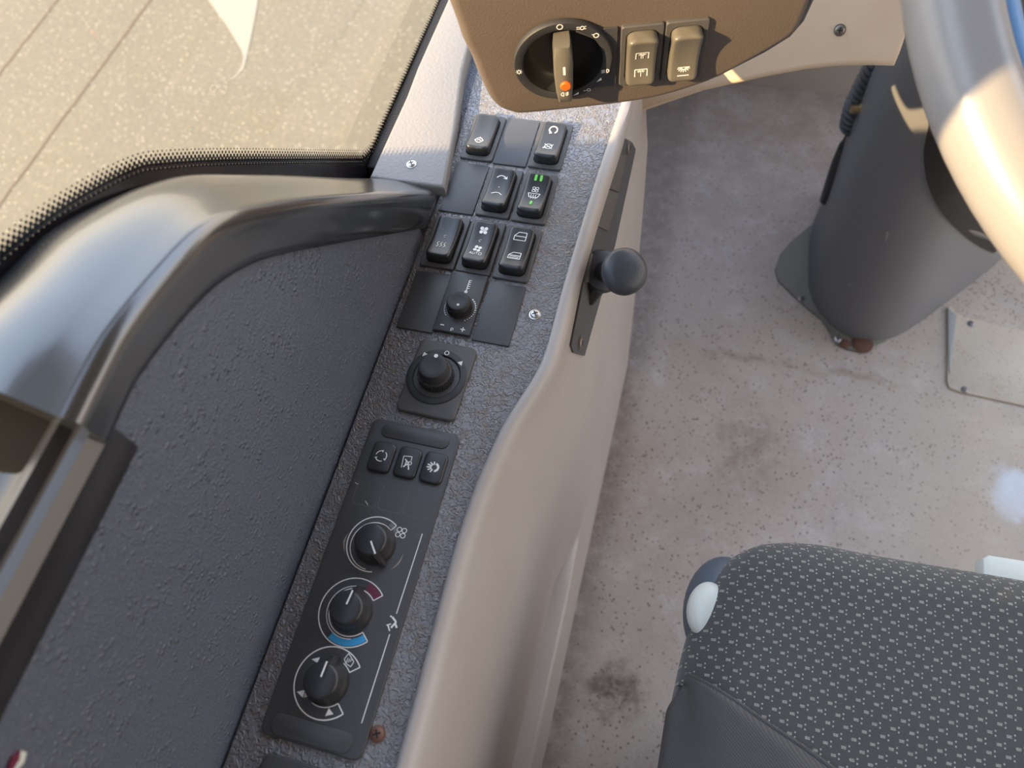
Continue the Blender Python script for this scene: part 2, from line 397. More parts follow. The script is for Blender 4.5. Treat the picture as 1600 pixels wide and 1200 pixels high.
# ------------------------------------------------------------------ cab shell
wx = -6.0
def resample(P, n=61):
    P = spline(P, 6); c = [0.0]
    for a, b in zip(P, P[1:]): c.append(c[-1] + math.hypot(b[0] - a[0], b[1] - a[1]))
    out = []; k = 0
    for i in range(n):
        d = c[-1] * i / (n - 1)
        while k < len(c) - 2 and c[k + 1] < d: k += 1
        t = (d - c[k]) / max(c[k + 1] - c[k], 1e-6); out.append((lerp(P[k][0], P[k + 1][0], t), lerp(P[k][1], P[k + 1][1], t)))
    return out
def YZ(P, x): return [(U(a, b, 0, x).y, U(a, b, 0, x).z) for a, b in P]
lo = resample(YZ(((166, 694), (190, 640), (218, 585), (288, 494), (342, 440), (396, 408), (450, 392), (540, 375), (630, 360), (668, 353)), -2.5))
poly = [(-900, -FLOOR), (760, -FLOOR), (760, -6), (lo[-1][0] - 3, -6)] + [(y, z + 7) for y, z in reversed(lo[3:-2])] + [(lo[0][0] + 2, 183), (-900, 183)]
bm = bmesh.new()
A_ = [bm.verts.new((wx, y, z)) for y, z in poly]; B_ = [bm.verts.new((-34, y, z)) for y, z in poly]
bm.faces.new(A_); bm.faces.new(B_[::-1])
for i in range(len(poly)): j = (i + 1) % len(poly); bm.faces.new((A_[i], A_[j], B_[j], B_[i]))
prop(obj('wall_left', bm, WALL, world=True, smooth=False), 'blue grey textured side wall panel below the window sill', kind='structure')
prop(obj('wall_left', box(-82, -71, -1500, 1200, G + 250, -60), SPRING, world=True, smooth=False), 'outer body side below the window', kind='structure')
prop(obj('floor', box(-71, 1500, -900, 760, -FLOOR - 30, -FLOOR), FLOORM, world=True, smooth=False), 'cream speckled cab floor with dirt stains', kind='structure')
prop(obj('wall_front', box(-71, 1500, 700, 760, -FLOOR, -70), SPRING, world=True, smooth=False), 'cream bulkhead at the front of the footwell', kind='structure')

prop(obj('ceiling', box(-84, 2450, -4000, 430, 1080, 1120), SPRING, world=True, smooth=False), 'cab ceiling above the driver', kind='structure')
prop(obj('wall_back', box(-84, 2450, -1540, -1500, -FLOOR, 1080), plain('grey cab rear wall', (0.22, 0.21, 0.21), 0.7), world=True, smooth=False), 'grey wall behind the driver seat', kind='structure')

# window: glass, black border with dotted edge
win = empty('window_1', 'driver side window with stepped black dotted border', None, at(-75, -100, 0), kind='structure')
glo = [(-720, 150), (-395, 150), (-360, 150), (-240, 100), (-150, 10), (-60, -60), (900, -60), (900, 700), (-720, 700)]
bm = bmesh.new(); v1 = [bm.verts.new((-75, y, z)) for y, z in glo]; bm.faces.new(v1)
obj('glass', bm, GLASS, win, world=True, smooth=False)
rim_ = spline([(-372, 209), (-340, 206), (-309, 198), (-275, 186), (-239.5, 168), (-222, 154), (-185, 118), (-138, 70), (-100, 31), (-62, -8)], 6) + [(-48, -14), (0, -15), (137, -17), (900, -30)]
def off2(P, d):
    out = []
    for i, p in enumerate(P):
        a = P[max(i - 1, 0)]; b = P[min(i + 1, len(P) - 1)]; t = Vector((b[0] - a[0], b[1] - a[1])).normalized(); out.append((p[0] + t.y * d, p[1] - t.x * d))
    return out
dn = off2(rim_, 42)
bm = grid([[(-74.6, y, z) for y, z in rim_], [(-74.6, max(y, -900), max(z, -75)) for y, z in dn]])
# dotted edge: five rows of shrinking dots along the border
cum = [0.0]
for a, b in zip(rim_, rim_[1:]): cum.append(cum[-1] + math.hypot(b[0] - a[0], b[1] - a[1]))
def along(s):
    for i in range(len(cum) - 1):
        if s <= cum[i + 1]:
            t = (s - cum[i]) / (cum[i + 1] - cum[i]); a, b = rim_[i], rim_[i + 1]; tx, ty = (b[0] - a[0]) / (cum[i + 1] - cum[i]), (b[1] - a[1]) / (cum[i + 1] - cum[i])
            return lerp(a[0], b[0], t), lerp(a[1], b[1], t), tx, ty
    return None
pitch = 3.1
for row, rad in enumerate((1.75, 1.45, 1.15, 0.85, 0.55)):
    s = (row % 2) * pitch / 2
    while s < min(cum[-1], 760):
        q = along(s); s += pitch
        if not q: break
        y, z, tx, ty = q; dd = 1.0 + row * 1.75; y -= ty * dd; z += tx * dd
        bm.faces.new([bm.verts.new((-74.6, y + rad * math.cos(2 * PI * k / 6), z + rad * math.sin(2 * PI * k / 6))) for k in range(6)])
obj('frit_border', bm, FRIT, win, world=True, smooth=False)
# rear window post, and unseen bars added to shade the wheel rim and seat
bm = box(-84, -66, -476, 900, 375, 480, 3); box(-84, -66, -900, -720, 150, 1080, 3, bm=bm); box(-84, -66, -720, -560, 170, 256, 3, bm=bm)
obj('frame', bm, BLKM, win, world=True)
obj('seal', box(-74.4, -50, -62, 760, -40, -13, 2), plain('black rubber seal', (0.012, 0.010, 0.010), 0.7), win, world=True)

# sill cover: swept black moulding following the step of the window
rd = resample(YZ(((106, 656), (140, 588), (182, 514), (252, 426), (312, 362), (358, 337), (405, 324), (495, 311), (600, 305), (676, 302)), -6))
ou = resample([(-359, 206), (-345, 205)] + YZ(((0, 436), (67, 369), (130, 330), (193, 303), (252, 289), (337, 290), (450, 286), (530, 282), (600, 276)), -72.5))
rows = []
n = len(lo)
for i in range(n):
    t = i / (n - 1); row = []
    yl, zl = lo[i]; yr, zr = rd[i]; yo, zo = ou[i]
    row.append((-3.5, yl, zl - 2)); row.append((-2.6, yl, zl))
    for k in range(1, 5): row.append((-2.4, lerp(yl, yr, k / 5 * 0.78), lerp(zl, zr, k / 5 * 0.78)))
    crown = lerp(8, 3, sstep(0.35, 1, t))
    # rounded nose then domed top out to the glass
    nn = Vector((0, -(rd[min(i + 1, n - 1)][1] - rd[max(i - 1, 0)][1]), rd[min(i + 1, n - 1)][0] - rd[max(i - 1, 0)][0])).normalized()
    R0 = 6.5
    base = Vector((-2.4 - R0, yr, zr)) - nn * (R0 * 0.7)
    for k in range(0, 6):
        a = math.radians(90 * k / 5); row.append(tuple(base + Vector((R0 * math.cos(a), 0, 0)) + nn * R0 * math.sin(a)))
    st = Vector(row[-1]); en = Vector((-72.5, yo, zo))
    for k in range(1, 13):
        f = k / 12; row.append(tuple(st.lerp(en, f) + nn * crown * math.sin(PI * f) ** 1.25))
    row.append(tuple(en - nn * 10))
    rows.append(row)
bm = grid(rows)
e0 = [v for v in bm.verts]; L = len(rows[0])
bm.verts.ensure_lookup_table(); bm.faces.new([bm.verts[i] for i in range(L)]); bm.faces.new([bm.verts[(n - 1) * L + i] for i in range(L)][::-1])
sill = empty('sill_cover', 'curved black plastic sill cover stepping down along the side window', 'window sill', at(-40, -230, 150))
obj('cover_moulding', bm, GLOSS, sill, world=True, angle=50)
obj('end_block', box(-73, -14, -385, -348, 150, 188, 3), plain('matt black end piece', (0.008, 0.008, 0.008), 0.9, spec=0.1), sill, world=True)  # plain black block under the end of the cover
# rail of the sliding pane behind the cover
prof = [(-5, 172), (-3.2, 178), (-3.2, 191), (-6, 196.5), (-10, 197), (-12, 195), (-15, 193), (-17, 194.5), (-19, 196), (-22, 195), (-24, 191), (-30, 187.5), (-38, 186), (-42, 187), (-44, 186), (-46, 180), (-47, 150), (-40, 150)]
rail = empty('window_rail', 'dark metal rail of the sliding window behind the sill cover', 'window rail', at(-35, -500, 180))
obj('rail_profile', rings([[(x, y, z) for x, z in prof] for y in (-890, -700, -500, -362)]), RAILM, rail, world=True, angle=25)
t_ = obj('paint_chip', prism([(-3, -2), (1, -3), (3, 0), (2, 3), (-1, 3.5), (-3, 1)], 0, 0.8), WPL, None)
p_ = U(25, 1190, 0, -6); t_.matrix_world = Matrix.Translation(W(p_.x, p_.y, p_.z)) @ Matrix.Rotation(PI / 2, 4, 'Y')
prop(t_, 'tiny white scrap with red edge stuck on the wall panel, bottom left', 'scrap')
c2 = obj('red_edge', prism([(-3.6, -2.5), (-1.2, -3), (-0.5, 1), (-2, 3.6), (-4, 1.5)], 0.3, 1.2), RED, t_)

# ledge between window and console, front
le = [Z(*q, 10) for q in ((577, 276), (635, 150), (652, 105), (699, 0), (765, -160))]
le_r = [Z(*q, 10) for q in ((790, -160), (750, 0), (722, 110), (712, 190), (694, 292))]
ledge = empty('side_ledge', 'pale grey grained ledge beside the window, running forward from the sill cover', 'ledge', at(-35, 20, 0))
obj('ledge_top', prism(le + le_r, -8, 10, 2.5, 3, bot=True), LEDGE, ledge, world=True)

# ------------------------------------------------------------------ side console
con = empty('side_console', 'cream moulded side console with textured charcoal top plate', 'console', at(50, -200, -FLOOR))
EDGE = [(-560, 81), (-440, 81), (-340, 78.5), (-300, 79.5), (-277, 82), (-258, 85), (-242, 89), (-222, 95), (-204, 98.5), (-180, 99), (-150, 99), (-68, 101), (14, 105), (110, 110)]
ed = spline([(y, x) for y, x in EDGE], 4)
bm = prism([(-4.5, -560), (-4.5, -60)] + [(-9.5, 0), (-14, 60), (-16, 110)] + [(x, y) for y, x in reversed(ed)], -3, 0, 0.8)
obj('top_plate', bm, PLATE, con, world=True)
ZP = [-3, 1.6, 2.6, 2.7, 1.4, -2, -7, -14, -22, -40, -80, -130, -190, -250, -300, -335, -343, -345, -347, -352, -420, -560]
rear = [80.5, 81.0, 82.2, 84.2, 87.0, 90, 92.5, 95, 97, 100, 105, 110, 114.5, 114, 107, 102, 101, 119, 121.5, 122.5, 121, 119.5]
front = [-0.5, 0.0, 1.2, 4.0, 6.8, 8.6, 9.0, 8.5, 106.5, 108.4, 112.6, 117.9, 119.2, 119.7, 120, 120, 120, 120, 120, 120, 119.8, 119]
rows = []
for y, x in ed:
    t = sstep(-300, -190, y); row = []
    for k, (r_, f_) in enumerate(zip(rear, front)):
        fx = min(x + f_, 112) if k < 8 else f_
        row.append((lerp(x + (r_ - 81), fx, t) if k < 8 else lerp(r_, fx, t), y, ZP[k]))
    rows.append(row)
obj('side_moulding', grid(rows), CREAM, con, world=True, angle=50)
# recessed switch plate: lies on the sloping upper side of the console
SN = Vector((108.0, 0, 11.4)).normalized(); SP = Vector((106.5, 0, -22))
SR = Matrix((Vector((0, 1, 0)), Vector((-SN.z, 0, SN.x)), SN)).transposed().to_4x4()     # local x forward, y up the slope, z out
lpm = Matrix.Translation(W(SP + Vector((0, -80, 0)))) @ SR
def PT(px, py, off=1.6):
    d = ray(px, py); t = (SP + SN * off - CAM).dot(SN) / d.dot(SN); X = CAM + d * t - SP - Vector((0, -80, 0))
    return (X.y, X.dot(Vector((-SN.z, 0, SN.x))))
lp = empty('recessed_switch_plate', 'narrow charcoal plate with blank covers recessed in the console side', 'switch plate', lpm)
P = [PT(*p) for p in ((958, 211), (972, 213), (988, 222), (994, 233), (961, 385), (938, 470), (914, 556), (897, 551), (893, 540))]
obj('plate', prism(P, 0.1, 1.6, 0.5), BLANK, lp)
for c in (((962, 240), (980, 243), (967, 300), (946, 292)), ((945, 294), (967, 303), (951, 361), (930, 351)), ((924, 395), (943, 405), (930, 445), (915, 440))):
    obj('blank_cover', prism([PT(*p, 2.6) for p in c], 1.4, 2.6, 0.3), plain('dusty brown black cover', (0.075, 0.068, 0.058), 0.5, grain=900), lp)

# ------------------------------------------------------------------ screws
def screw(m, label, mat, r=3.0, group='cross head screws'):
    t = empty('screw', label, 'screw', m, group)
    obj('washer', lathe([(r * 1.25, 0), (r * 1.25, 0.5), (r * 1.0, 0.7)], 24), mat, t)
    bm = lathe([(r, 0.5), (r, 1.2), (r * 0.8, 1.8), (r * 0.45, 2.1), (0.4, 2.15)], 24)
    obj('head', bm, mat, t)
    if r > 5.5: return
    s = Sym(); s.poly([(-r * .6, -r * .13), (r * .6, -r * .13), (r * .6, r * .13), (-r * .6, r * .13)]); s.poly([(-r * .13, -r * .6), (r * .13, -r * .6), (r * .13, r * .6), (-r * .13, r * .6)])
    s.build('cross_slot', t, DARK, 2.1, 0.12)
def sc(px, py, z, label, mat, r=3.0):
    x, y = Z(px, py, z); screw(at(x, y, z, 0.5), label, mat, r)
sc(643, 257, 10, 'bright screw in the pale ledge beside the window', STEEL, 2.9)
sc(836, 492, 0, 'bright screw in the console top right of the blanking plates', STEEL, 3.1)
sc(590, 1147, 0, 'rusty screw beside the bottom right corner of the heater panel', RUST, 3.4)
for px, py, lab in ((981, 231, 'dull screw at the front end of the recessed plate in the console side'), (906, 536, 'dull screw at the rear end of the recessed plate in the console side')):
    a, b = PT(px, py); screw(lpm @ Matrix.Translation(Vector((a, b, 1.5)) / 1000), lab, STEELD, 4.6)

# ------------------------------------------------------------------ rocker switches
def hrock(tilt):
    return lambda u, v: 6.6 + 2.6 * (v / 17) ** 2 + tilt * v
def ringpts(w, h, r, ins, zf, n=7):
    return [(x, y, zf(x, y)) for x, y in rrect(w - 2 * ins, h - 2 * ins, r - ins if r - ins > 0.4 else 0.4, n)]
def rocker_bm(tilt, w=17.2, h=36.0):
    H = hrock(tilt); L = []
    L.append(ringpts(w + 0.6, h + 0.6, 3.6, 0, lambda x, y: 0.2))
    L.append(ringpts(w, h, 3.6, 0, lambda x, y: H(x, y) - 3.2))
    for ins, dz in ((0.25, 1.9), (0.8, 0.85), (1.6, 0.25), (2.6, 0.0)): L.append(ringpts(w, h, 4.2, ins + 0.2, lambda x, y, d=dz: H(x, y) - d))
    bm = rings(L[:-1], cap0=False, cap1=False)
    # concave face: strips across v
    hw, hh = w / 2 - 1.8, h / 2 - 1.8
    top = ringpts(w, h, 4.2, 1.8, lambda x, y: H(x, y) - 0.1)
    last = [v for v in bm.verts][-len(top):]
    m = bm.faces.new(last)
    bmesh.ops.triangulate(bm, faces=[m])
    return bm
def rocker_solid(tilt, w=17.2, h=36.0):
    """outline swept as slices along v so the saddle face is smooth"""
    H = hrock(tilt); r = 3.8; N = 40; rows = []
    for i in range(N + 1):
        a = i / N; v = -h / 2 + h * (0.5 - 0.5 * math.cos(PI * a)) if False else lerp(-h / 2, h / 2, a)
        d = h / 2 - abs(v); hwid = w / 2 - (r - math.sqrt(max(r * r - (r - d) ** 2, 0)) if d < r else 0)
        he = H(0, v); drop = (2.6 - math.sqrt(max(2.6 ** 2 - (2.6 - d) ** 2, 0))) if d < 2.6 else 0
        if d < 0.01: hwid = w / 2 - r
        top = he - drop; e_ = 2.2; row = [(-hwid, v, 0.2), (-hwid, v, max(top - e_, 0.3))]
        for k in range(1, 6):
            an = math.radians(90 * k / 5); row.append((-hwid + e_ * (1 - math.cos(an)), v, top - e_ + e_ * math.sin(an)))
        for k in range(1, 5): row.append((lerp(-hwid + e_, hwid - e_, k / 5), v, top - 0.25 * math.sin(PI * k / 5)))
        for k in range(5, 0, -1):
            an = math.radians(90 * k / 5); row.append((hwid - e_ * (1 - math.cos(an)), v, top - e_ + e_ * math.sin(an)))
        row += [(hwid, v, max(top - e_, 0.3)), (hwid, v, 0.2)]
        rows.append(row)
    bm = grid(rows); bm.verts.ensure_lookup_table(); L = len(rows[0])
    bm.faces.new([bm.verts[i] for i in range(L)]); bm.faces.new([bm.verts[N * L + i] for i in range(L)][::-1])
    return bm
def bezel_bm(w=24.3, h=44.0, ow=18.6, oh=37.6, t=2.2):
    o = rrect(w, h, 1.6, 5); i_ = rrect(ow, oh, 4.6, 5)
    def lp_(P, z, k=0.0): return [(x - math.copysign(k, x), y - math.copysign(k, y), z) for x, y in P]
    return rings([lp_(o, -0.5), lp_(o, t - 0.6), lp_(o, t, 0.5), lp_(i_, t, 0), lp_(i_, -0.3, 0.4)], False, True)
CORN = {}
def centre(cs, z=0):
    P = [Z(*c, z) for c in cs]; return sum(p[0] for p in P) / len(P), sum(p[1] for p in P) / len(P)
def switch(m, label, marks, tilt=-0.05, mat=ROCK, group='rocker switches in the console top', greens=None, pale=None):
    t = empty('rocker_switch', label, 'rocker switch', m, group)
    obj('bezel', bezel_bm(), BEZ, t, angle=30)
    r = obj('rocker', rocker_solid(tilt), mat, t, angle=55)
    H = hrock(tilt); sf = lambda x, y: H(x, y) - 0.1
    if marks: marks.build('symbol', r, WHITE if pale is None else pale, sf, 0.12)
    if greens: greens.build('green_bars', r, GREEN, sf, 0.12)
    return t
# columns and rows of the grid as seen on the plate
CX = [11.6, 37.3, 62.6]
def grid_c(TL, TR, BR, BL): return centre((TL, TR, BR, BL))
g = {
 (0, 0): ((744, 181), (790, 186), (767, 255), (721, 249)), (0, 1): ((791, 184), (844.5, 190.5), (822.5, 264), (771, 257.5)), (0, 2): ((846, 191), (895, 199), (875, 269.5), (826, 263)),
 (1, 0): ((712.5, 254), (765, 261), (739, 337.5), (687.5, 330)), (1, 1): ((767, 262), (816, 271), (796, 344.5), (744, 337.5)), (1, 2): ((820, 272), (872, 279), (850, 352.5), (801, 346)),
 (2, 0): ((684, 338), (733, 344.5), (710.5, 423), (659.5, 415.5)), (2, 1): ((735, 345), (789, 354.5), (768, 433), (714.5, 424)), (2, 2): ((793, 355), (846, 362.5), (824, 443), (771.5, 435)),
 (3, 0): ((653, 424), (706, 432.5), (675, 520), (619, 512.5)), (3, 1): ((710, 427.5), (764, 436), (732.5, 528), (676, 516)), (3, 2): ((766, 440), (822.5, 451), (795, 543), (737, 532))}
POS = {k: centre(v) for k, v in g.items()}
def sm(k, z=0):
    x, y = POS[k]; return at(x, y, z, 0.0)
s = Sym(); s.arc(0, -9, 2.6, 0, 360, 0.5); s.line([(-1.5, -9.4), (0, -8.2), (1.5, -9.4)], 0.7); s.line([(0, -6.4), (0, -5.2)], 0.6); s.line([(-3.4, -9), (-2.6, -9)], 0.6); s.line([(2.6, -9), (3.4, -9)], 0.6); s.line([(-1, -11.9), (1.4, -11.9)], 0.5)
switch(sm((0, 0)), 'front row left black rocker switch with small round symbol near its lower end', s, pale=WHITE)
s = Sym(); s.arc(0, 10, 2.9, -60, 240, 0.9); s.poly([(-2.6, 6.4), (-0.4, 7.0), (-1.8, 8.9)])
s.arc(0, -6.5, 2.6, 0, 360, 0.55); s.line([(-3.2, -9), (3.2, -4)], 0.55); s.line([(-3.2, -4), (3.2, -9)], 0.55); s.line([(-3.4, -9.2), (-3.4, -7.6), (-2.2, -7.6)], 0.4)
switch(sm((0, 2)), 'black rocker switch with broken ring above a crossed out circle, nearest the pod', s)
s = Sym(); s.line(spline([(-3.6, 8.5), (-1.5, 10.3), (1.2, 10.2), (3.8, 8.2)], 4), 0.7); s.line([(1.2, 8.6), (3.8, 8.2), (3.4, 10.2)], 0.5); s.line(spline([(-3.8, -6.4), (-1.2, -5.0), (1.2, -5.0), (3.8, -6.8)], 4), 0.6); s.dot(0, 0.5, 0.35)
switch(sm((1, 1)), 'black rocker switch with a curved arrow above a shallow arc, middle of its row', s)
s = Sym(); s.fan(0, 3.2, 2.6, 0.45); s.line([(-4.2, -0.4), (4.2, -0.4), (2.8, -4.2), (-2.8, -4.2)], 0.5, True)
for dx in (-1.6, 0, 1.6): s.line(spline([(dx, -5.6), (dx + 0.5, -4.2), (dx - 0.3, -3), (dx, -1.4)], 3), 0.4)
gr = Sym(); gr.poly(rrect(1.9, 5.0, 0.9, 3, -1.9, 13.0)); gr.poly(rrect(1.9, 5.0, 0.9, 3, 1.9, 13.0)); gr.poly(rrect(1.7, 3.8, 0.8, 3, 0, -9.6))
switch(sm((1, 2)), 'black rocker switch with bright green bars and a windscreen fan symbol', s, greens=gr)
s = Sym()
for dx in (-2.4, 0, 2.4): s.line(spline([(dx - 0.5, -9.5), (dx + 0.6, -8), (dx - 0.6, -6.4), (dx + 0.5, -4.8)], 4), 0.55)
s.arc(0.5, 0.6, 0.9, 60, 300, 0.3)
switch(sm((2, 0)), 'black rocker switch with three wavy heat lines, left end of the rear row', s)
s = Sym(); s.fan(0, 10, 3.2, fill=True); s.dot(0, 10, 0.6); s.fan(0, -5.6, 3.0, fill=True, a0=35); s.arc(0, 1.5, 0.9, 60, 300, 0.3)
y0, y1 = -11.2, -9.0
s.line([(-4.4, y0), (-3.6, y1), (-2.8, y0)], 0.35); s.line([(-4.1, -10.4), (-3.1, -10.4)], 0.3); s.line([(-2.2, y1), (-2.2, y0 + .3), (-1.5, y0), (-.8, y0 + .3), (-.8, y1)], 0.35); s.line([(-.3, y1), (1.5, y1)], 0.35); s.line([(.6, y1), (.6, y0)], 0.35); s.line([(2.0, y0 + .5), (2.3, y1), (3.6, y1), (3.9, y1 - .5), (3.9, y0 + .5), (3.6, y0), (2.3, y0), (2.0, y0 + .5)], 0.35)
switch(sm((2, 1)), 'black rocker switch with fan symbols, the lower one above the word AUTO', s)
s = Sym()
s.line([(-4, 7), (-4, 10.2), (-1.4, 13), (4, 13), (4, 7)], 0.5, True); s.line([(-4, 10), (4, 10)], 0.5)
s.line([(-4, -9), (-4, -6), (-1.4, -3.4), (4, -3.4), (4, -9)], 0.5, True); s.line([(-4, -6), (4, -6)], 0.5)
for yy in (-6.8, -7.6, -8.4): s.line([(-3.2, yy), (3.2, yy)], 0.3)
switch(sm((2, 2)), 'black rocker switch with two door window outlines, right end of the rear row', s)
# blanking plates
for k, lab in (((0, 1), 'flat black blanking plate in the front row between two rocker switches'), ((1, 0), 'flat black blanking plate at the left end of the second row'), ((3, 0), 'flat black blanking plate left of the thermometer dial'), ((3, 2), 'flat black blanking plate right of the thermometer dial')):
    x, y = POS[k]; b = obj('blanking_plate', prism(rrect(24.6, 45.6, 0.8, 3), -0.5, 1.3, 0.4), BLANK)
    b.matrix_world = at(x, y, 0); prop(b, lab, 'blanking plate', 'blanking plates')

# temperature dial on its own plate
t = empty('temperature_dial', 'small black knob on plate with thermometer mark and dotted scale', 'dial', sm((3, 1)))
f = obj('faceplate', prism(rrect(24.8, 46.4, 0.8, 3), -0.5, 3.0, 0.6), BLANK, t)
s = Sym(); ky = -4.6
def Lt(px, py): x, y = Z(px, py, 3.0); return (x - POS[(3, 1)][0], y - POS[(3, 1)][1])
b0, b1 = Lt(728, 456), Lt(734, 438)
s.line([b0, b1], 0.7); s.dot(b0[0], b0[1], 1.15)
for q in range(5): f_ = 0.3 + q * .17; x, y = lerp(b0[0], b1[0], f_), lerp(b0[1], b1[1], f_); s.line([(x, y), (x + 1.6, y + .1)], 0.5)
for q in range(12): a = math.radians(50 - q * 9.6); s.dot(0.9 + 10.2 * math.cos(a), ky + 10.2 * math.sin(a), 0.36 + 0.02 * (11 - q), 8)
for q in range(7): a = math.radians(170 + q * 8.5); s.dot(0.9 + 10.2 * math.cos(a), ky + 10.2 * math.sin(a), 0.40, 8)
x, y = Lt(691, 507.5); s.line([(x - 1.3, y), (x + 1.3, y)], 0.8)
x, y = Lt(723, 515); s.line([(x - 1.6, y), (x + 1.6, y)], 0.7); s.line([(x, y - 1.6), (x, y + 1.6)], 0.7)
x, y = Lt(706, 515); s.line([(x - .6, y - 1.2), (x - .6, y + 1.2)], 0.4); s.arc(x, y + .4, 0.75, 0, 360, 0.4)
s.build('scale_print', f, WHITE, 3.0, 0.1)
k = obj('knob', lathe([(7.9, 3), (7.8, 8), (7.4, 11.4), (7.0, 12.2), (6.2, 12.5), (4, 12.0), (0.5, 11.8)], 40), BLKM, t)
k.location = (0.0009, ky / 1000, 0)
bm = bmesh.new()
for q in range(36):
    a = 2 * PI * q / 36; x, y = 7.9 * math.cos(a), 7.9 * math.sin(a); tube([(x, y, 3.5), (x, y, 8.5)], 0.45, 5, bm)
obj('knurling', bm, BLKM, k)
Sym().dot(1.0, -3.2, 0.9).build('pointer_dot', k, WHITE, 12.0, 0.25)

# mirror adjuster
mx_, my_ = 19.2 + 18.73, -206.8 - 25.7
t = empty('mirror_adjuster', 'square black control with tall knurled knob inside a ring', 'rotary switch', at(mx_, my_, 0, -0.02))
f = obj('base_plate', prism(rrect(37.6, 51.5, 4.0, 6), -0.5, 3.0, 1.2, 3), BEZ, t)
rx, ry = 37.45 - mx_, -231.54 - my_
r_ = obj('ring', lathe([(19.0, 2.5), (19.0, 3.6), (18.3, 4.1), (15.2, 4.1), (14.6, 3.4), (12.6, 0.6), (3, 0.4)], 56, cx=rx, cy=ry), BLKM, t)
s = Sym(); s.arc(rx + 1.5, ry + 16.9, 1.35, 0, 360, 0.55); s.poly([(rx + 10.0, ry + 12.0), (rx + 13.2, ry + 10.2), (rx + 13.0, ry + 13.6)][::1]); s.poly([(rx - 13.0, ry + 11.2), (rx - 10.2, ry + 13.4), (rx - 12.8, ry + 14.4)])
s.build('position_marks', r_, WHITE, 4.1, 0.1)
k = obj('knob', lathe([(10.8, 0.5), (10.3, 9.0), (9.3, 9.6), (9.0, 16.0), (8.5, 17.5), (7.4, 18.0), (5, 17.6), (0.5, 17.4)], 48, cx=rx, cy=ry), BLKM, t)
bm = bmesh.new()
for q in range(44):
    a = 2 * PI * q / 44
    for zz in (2.6, 4.6, 6.6, 8.4):
        x, y = rx + 10.6 * math.cos(a + zz * .03), ry + 10.6 * math.sin(a + zz * .03); box(x - .5, x + .5, y - .5, y + .5, zz - .7, zz + .7, bm=bm)
obj('knurling', bm, BLKM, k, smooth=False)
Sym().dot(rx + 0.3, ry + 6.4, 1.3, 16).build('pointer_dot', k, WHITE, 18.0, 0.2)

# ------------------------------------------------------------------ heater panel
px0, py0, PWID, PHGT = 7.8, -265.7, 55.5, 179.7
cxp, cyp = px0 + PWID / 2, py0 - PHGT / 2
T = empty('heater_control_panel', 'long black heater panel with three buttons and three rotary knobs', 'control panel', at(cxp, cyp, 0))
face = obj('faceplate', prism(rrect(PWID, PHGT, 4.5, 6), -0.5, 2.2, 0.8, 3), BLANK, T)
FZ = 2.2
def Lc(px, py, z=FZ): x, y = Z(px, py, z); return (x - cxp, y - cyp)
for a, b, hh, nm in (((602, 671), (697, 692), 9.0, 'pad_upper'), ((430, 1130), (545, 1162), 10.5, 'pad_lower')):
    p, q = Lc(*a), Lc(*b); L = math.hypot(q[0] - p[0], q[1] - p[1]); an = math.atan2(q[1] - p[1], q[0] - p[0])
    an = 0.0; cx, cy = (p[0] + q[0]) / 2, (p[1] + q[1]) / 2
    obj('label_pad', prism(rrect(min(L + 4, 50), hh, hh / 2.1, 6, cx, cy, an), 1.8, 2.9, 0.5), BLANK, T)
def button(px, py, sym):
    x, y = Lc(px, py, 4)
    bt = [(x + dx, y + dy) for dx, dy in rrect(14.0, 19.0, 3.4, 6)]
    b = obj('button', prism(bt, 1.8, 4.6, 1.4, 3), BLK, T)
    s = sym(x, y); s.build('symbol', b, WHITE, 4.6, 0.1)
def s_recirc(x, y):
    s = Sym(); 
    for a in (80, 200, 320): s.arc(x, y, 3.3, a, a + 95, 0.5); A = math.radians(a); s.poly([(x + 3.3 * math.cos(A) - 1.1 * math.sin(A + 1.0), y + 3.3 * math.sin(A) + 1.1 * math.cos(A + 1)), (x + 4.5 * math.cos(A + .1), y + 4.5 * math.sin(A + .1)), (x + 2.3 * math.cos(A), y + 2.3 * math.sin(A))])
    return s
def s_demist(x, y):
    s = Sym(); s.line([(x - 2.2, y - 4.2), (x - 3.0, y + 3.0), (x + 2.0, y + 3.6), (x + 2.2, y + 1.0)], 0.45); s.line([(x + 2.4, y - 4.6), (x + 1.0, y - 1.0), (x - 0.6, y - 2.6), (x - 1.2, y - 3.6)], 0.8)
    s.line([(x - 1.6, y + 1.4), (x + 0.2, y - 0.2), (x + 1.6, y - 0.4)], 0.7); s.arc(x + 1.9, y - 0.6, 1.0, 0, 360, 0.5); s.line([(x - 0.4, y + .8), (x - 0.6, y - 2.4)], 0.6); return s
def s_snow(x, y):
    s = Sym(); s.arc(x + 0.8, y, 2.3, -80, 80, 1.3)
    for a in (100, 130, 160, 190, 220, 250): A = math.radians(a); s.line([(x + 0.6 + 1.5 * math.cos(A), y + 1.5 * math.sin(A)), (x + 0.6 + 4.4 * math.cos(A), y + 3.4 * math.sin(A))], 0.75)
    return s
button(596, 713, s_recirc); button(636.5, 722, s_demist); button(677, 730.5, s_snow)
s = Sym()
for px, py in ((575, 768), (614, 777), (654, 786)):
    x, y = Lc(px, py); P = rrect(14.6, 17, 2.6, 5, x, y); s.line(P[11:24], 0.16, step=9)
s.build('outline_print', face, GREYP, FZ, 0.08)
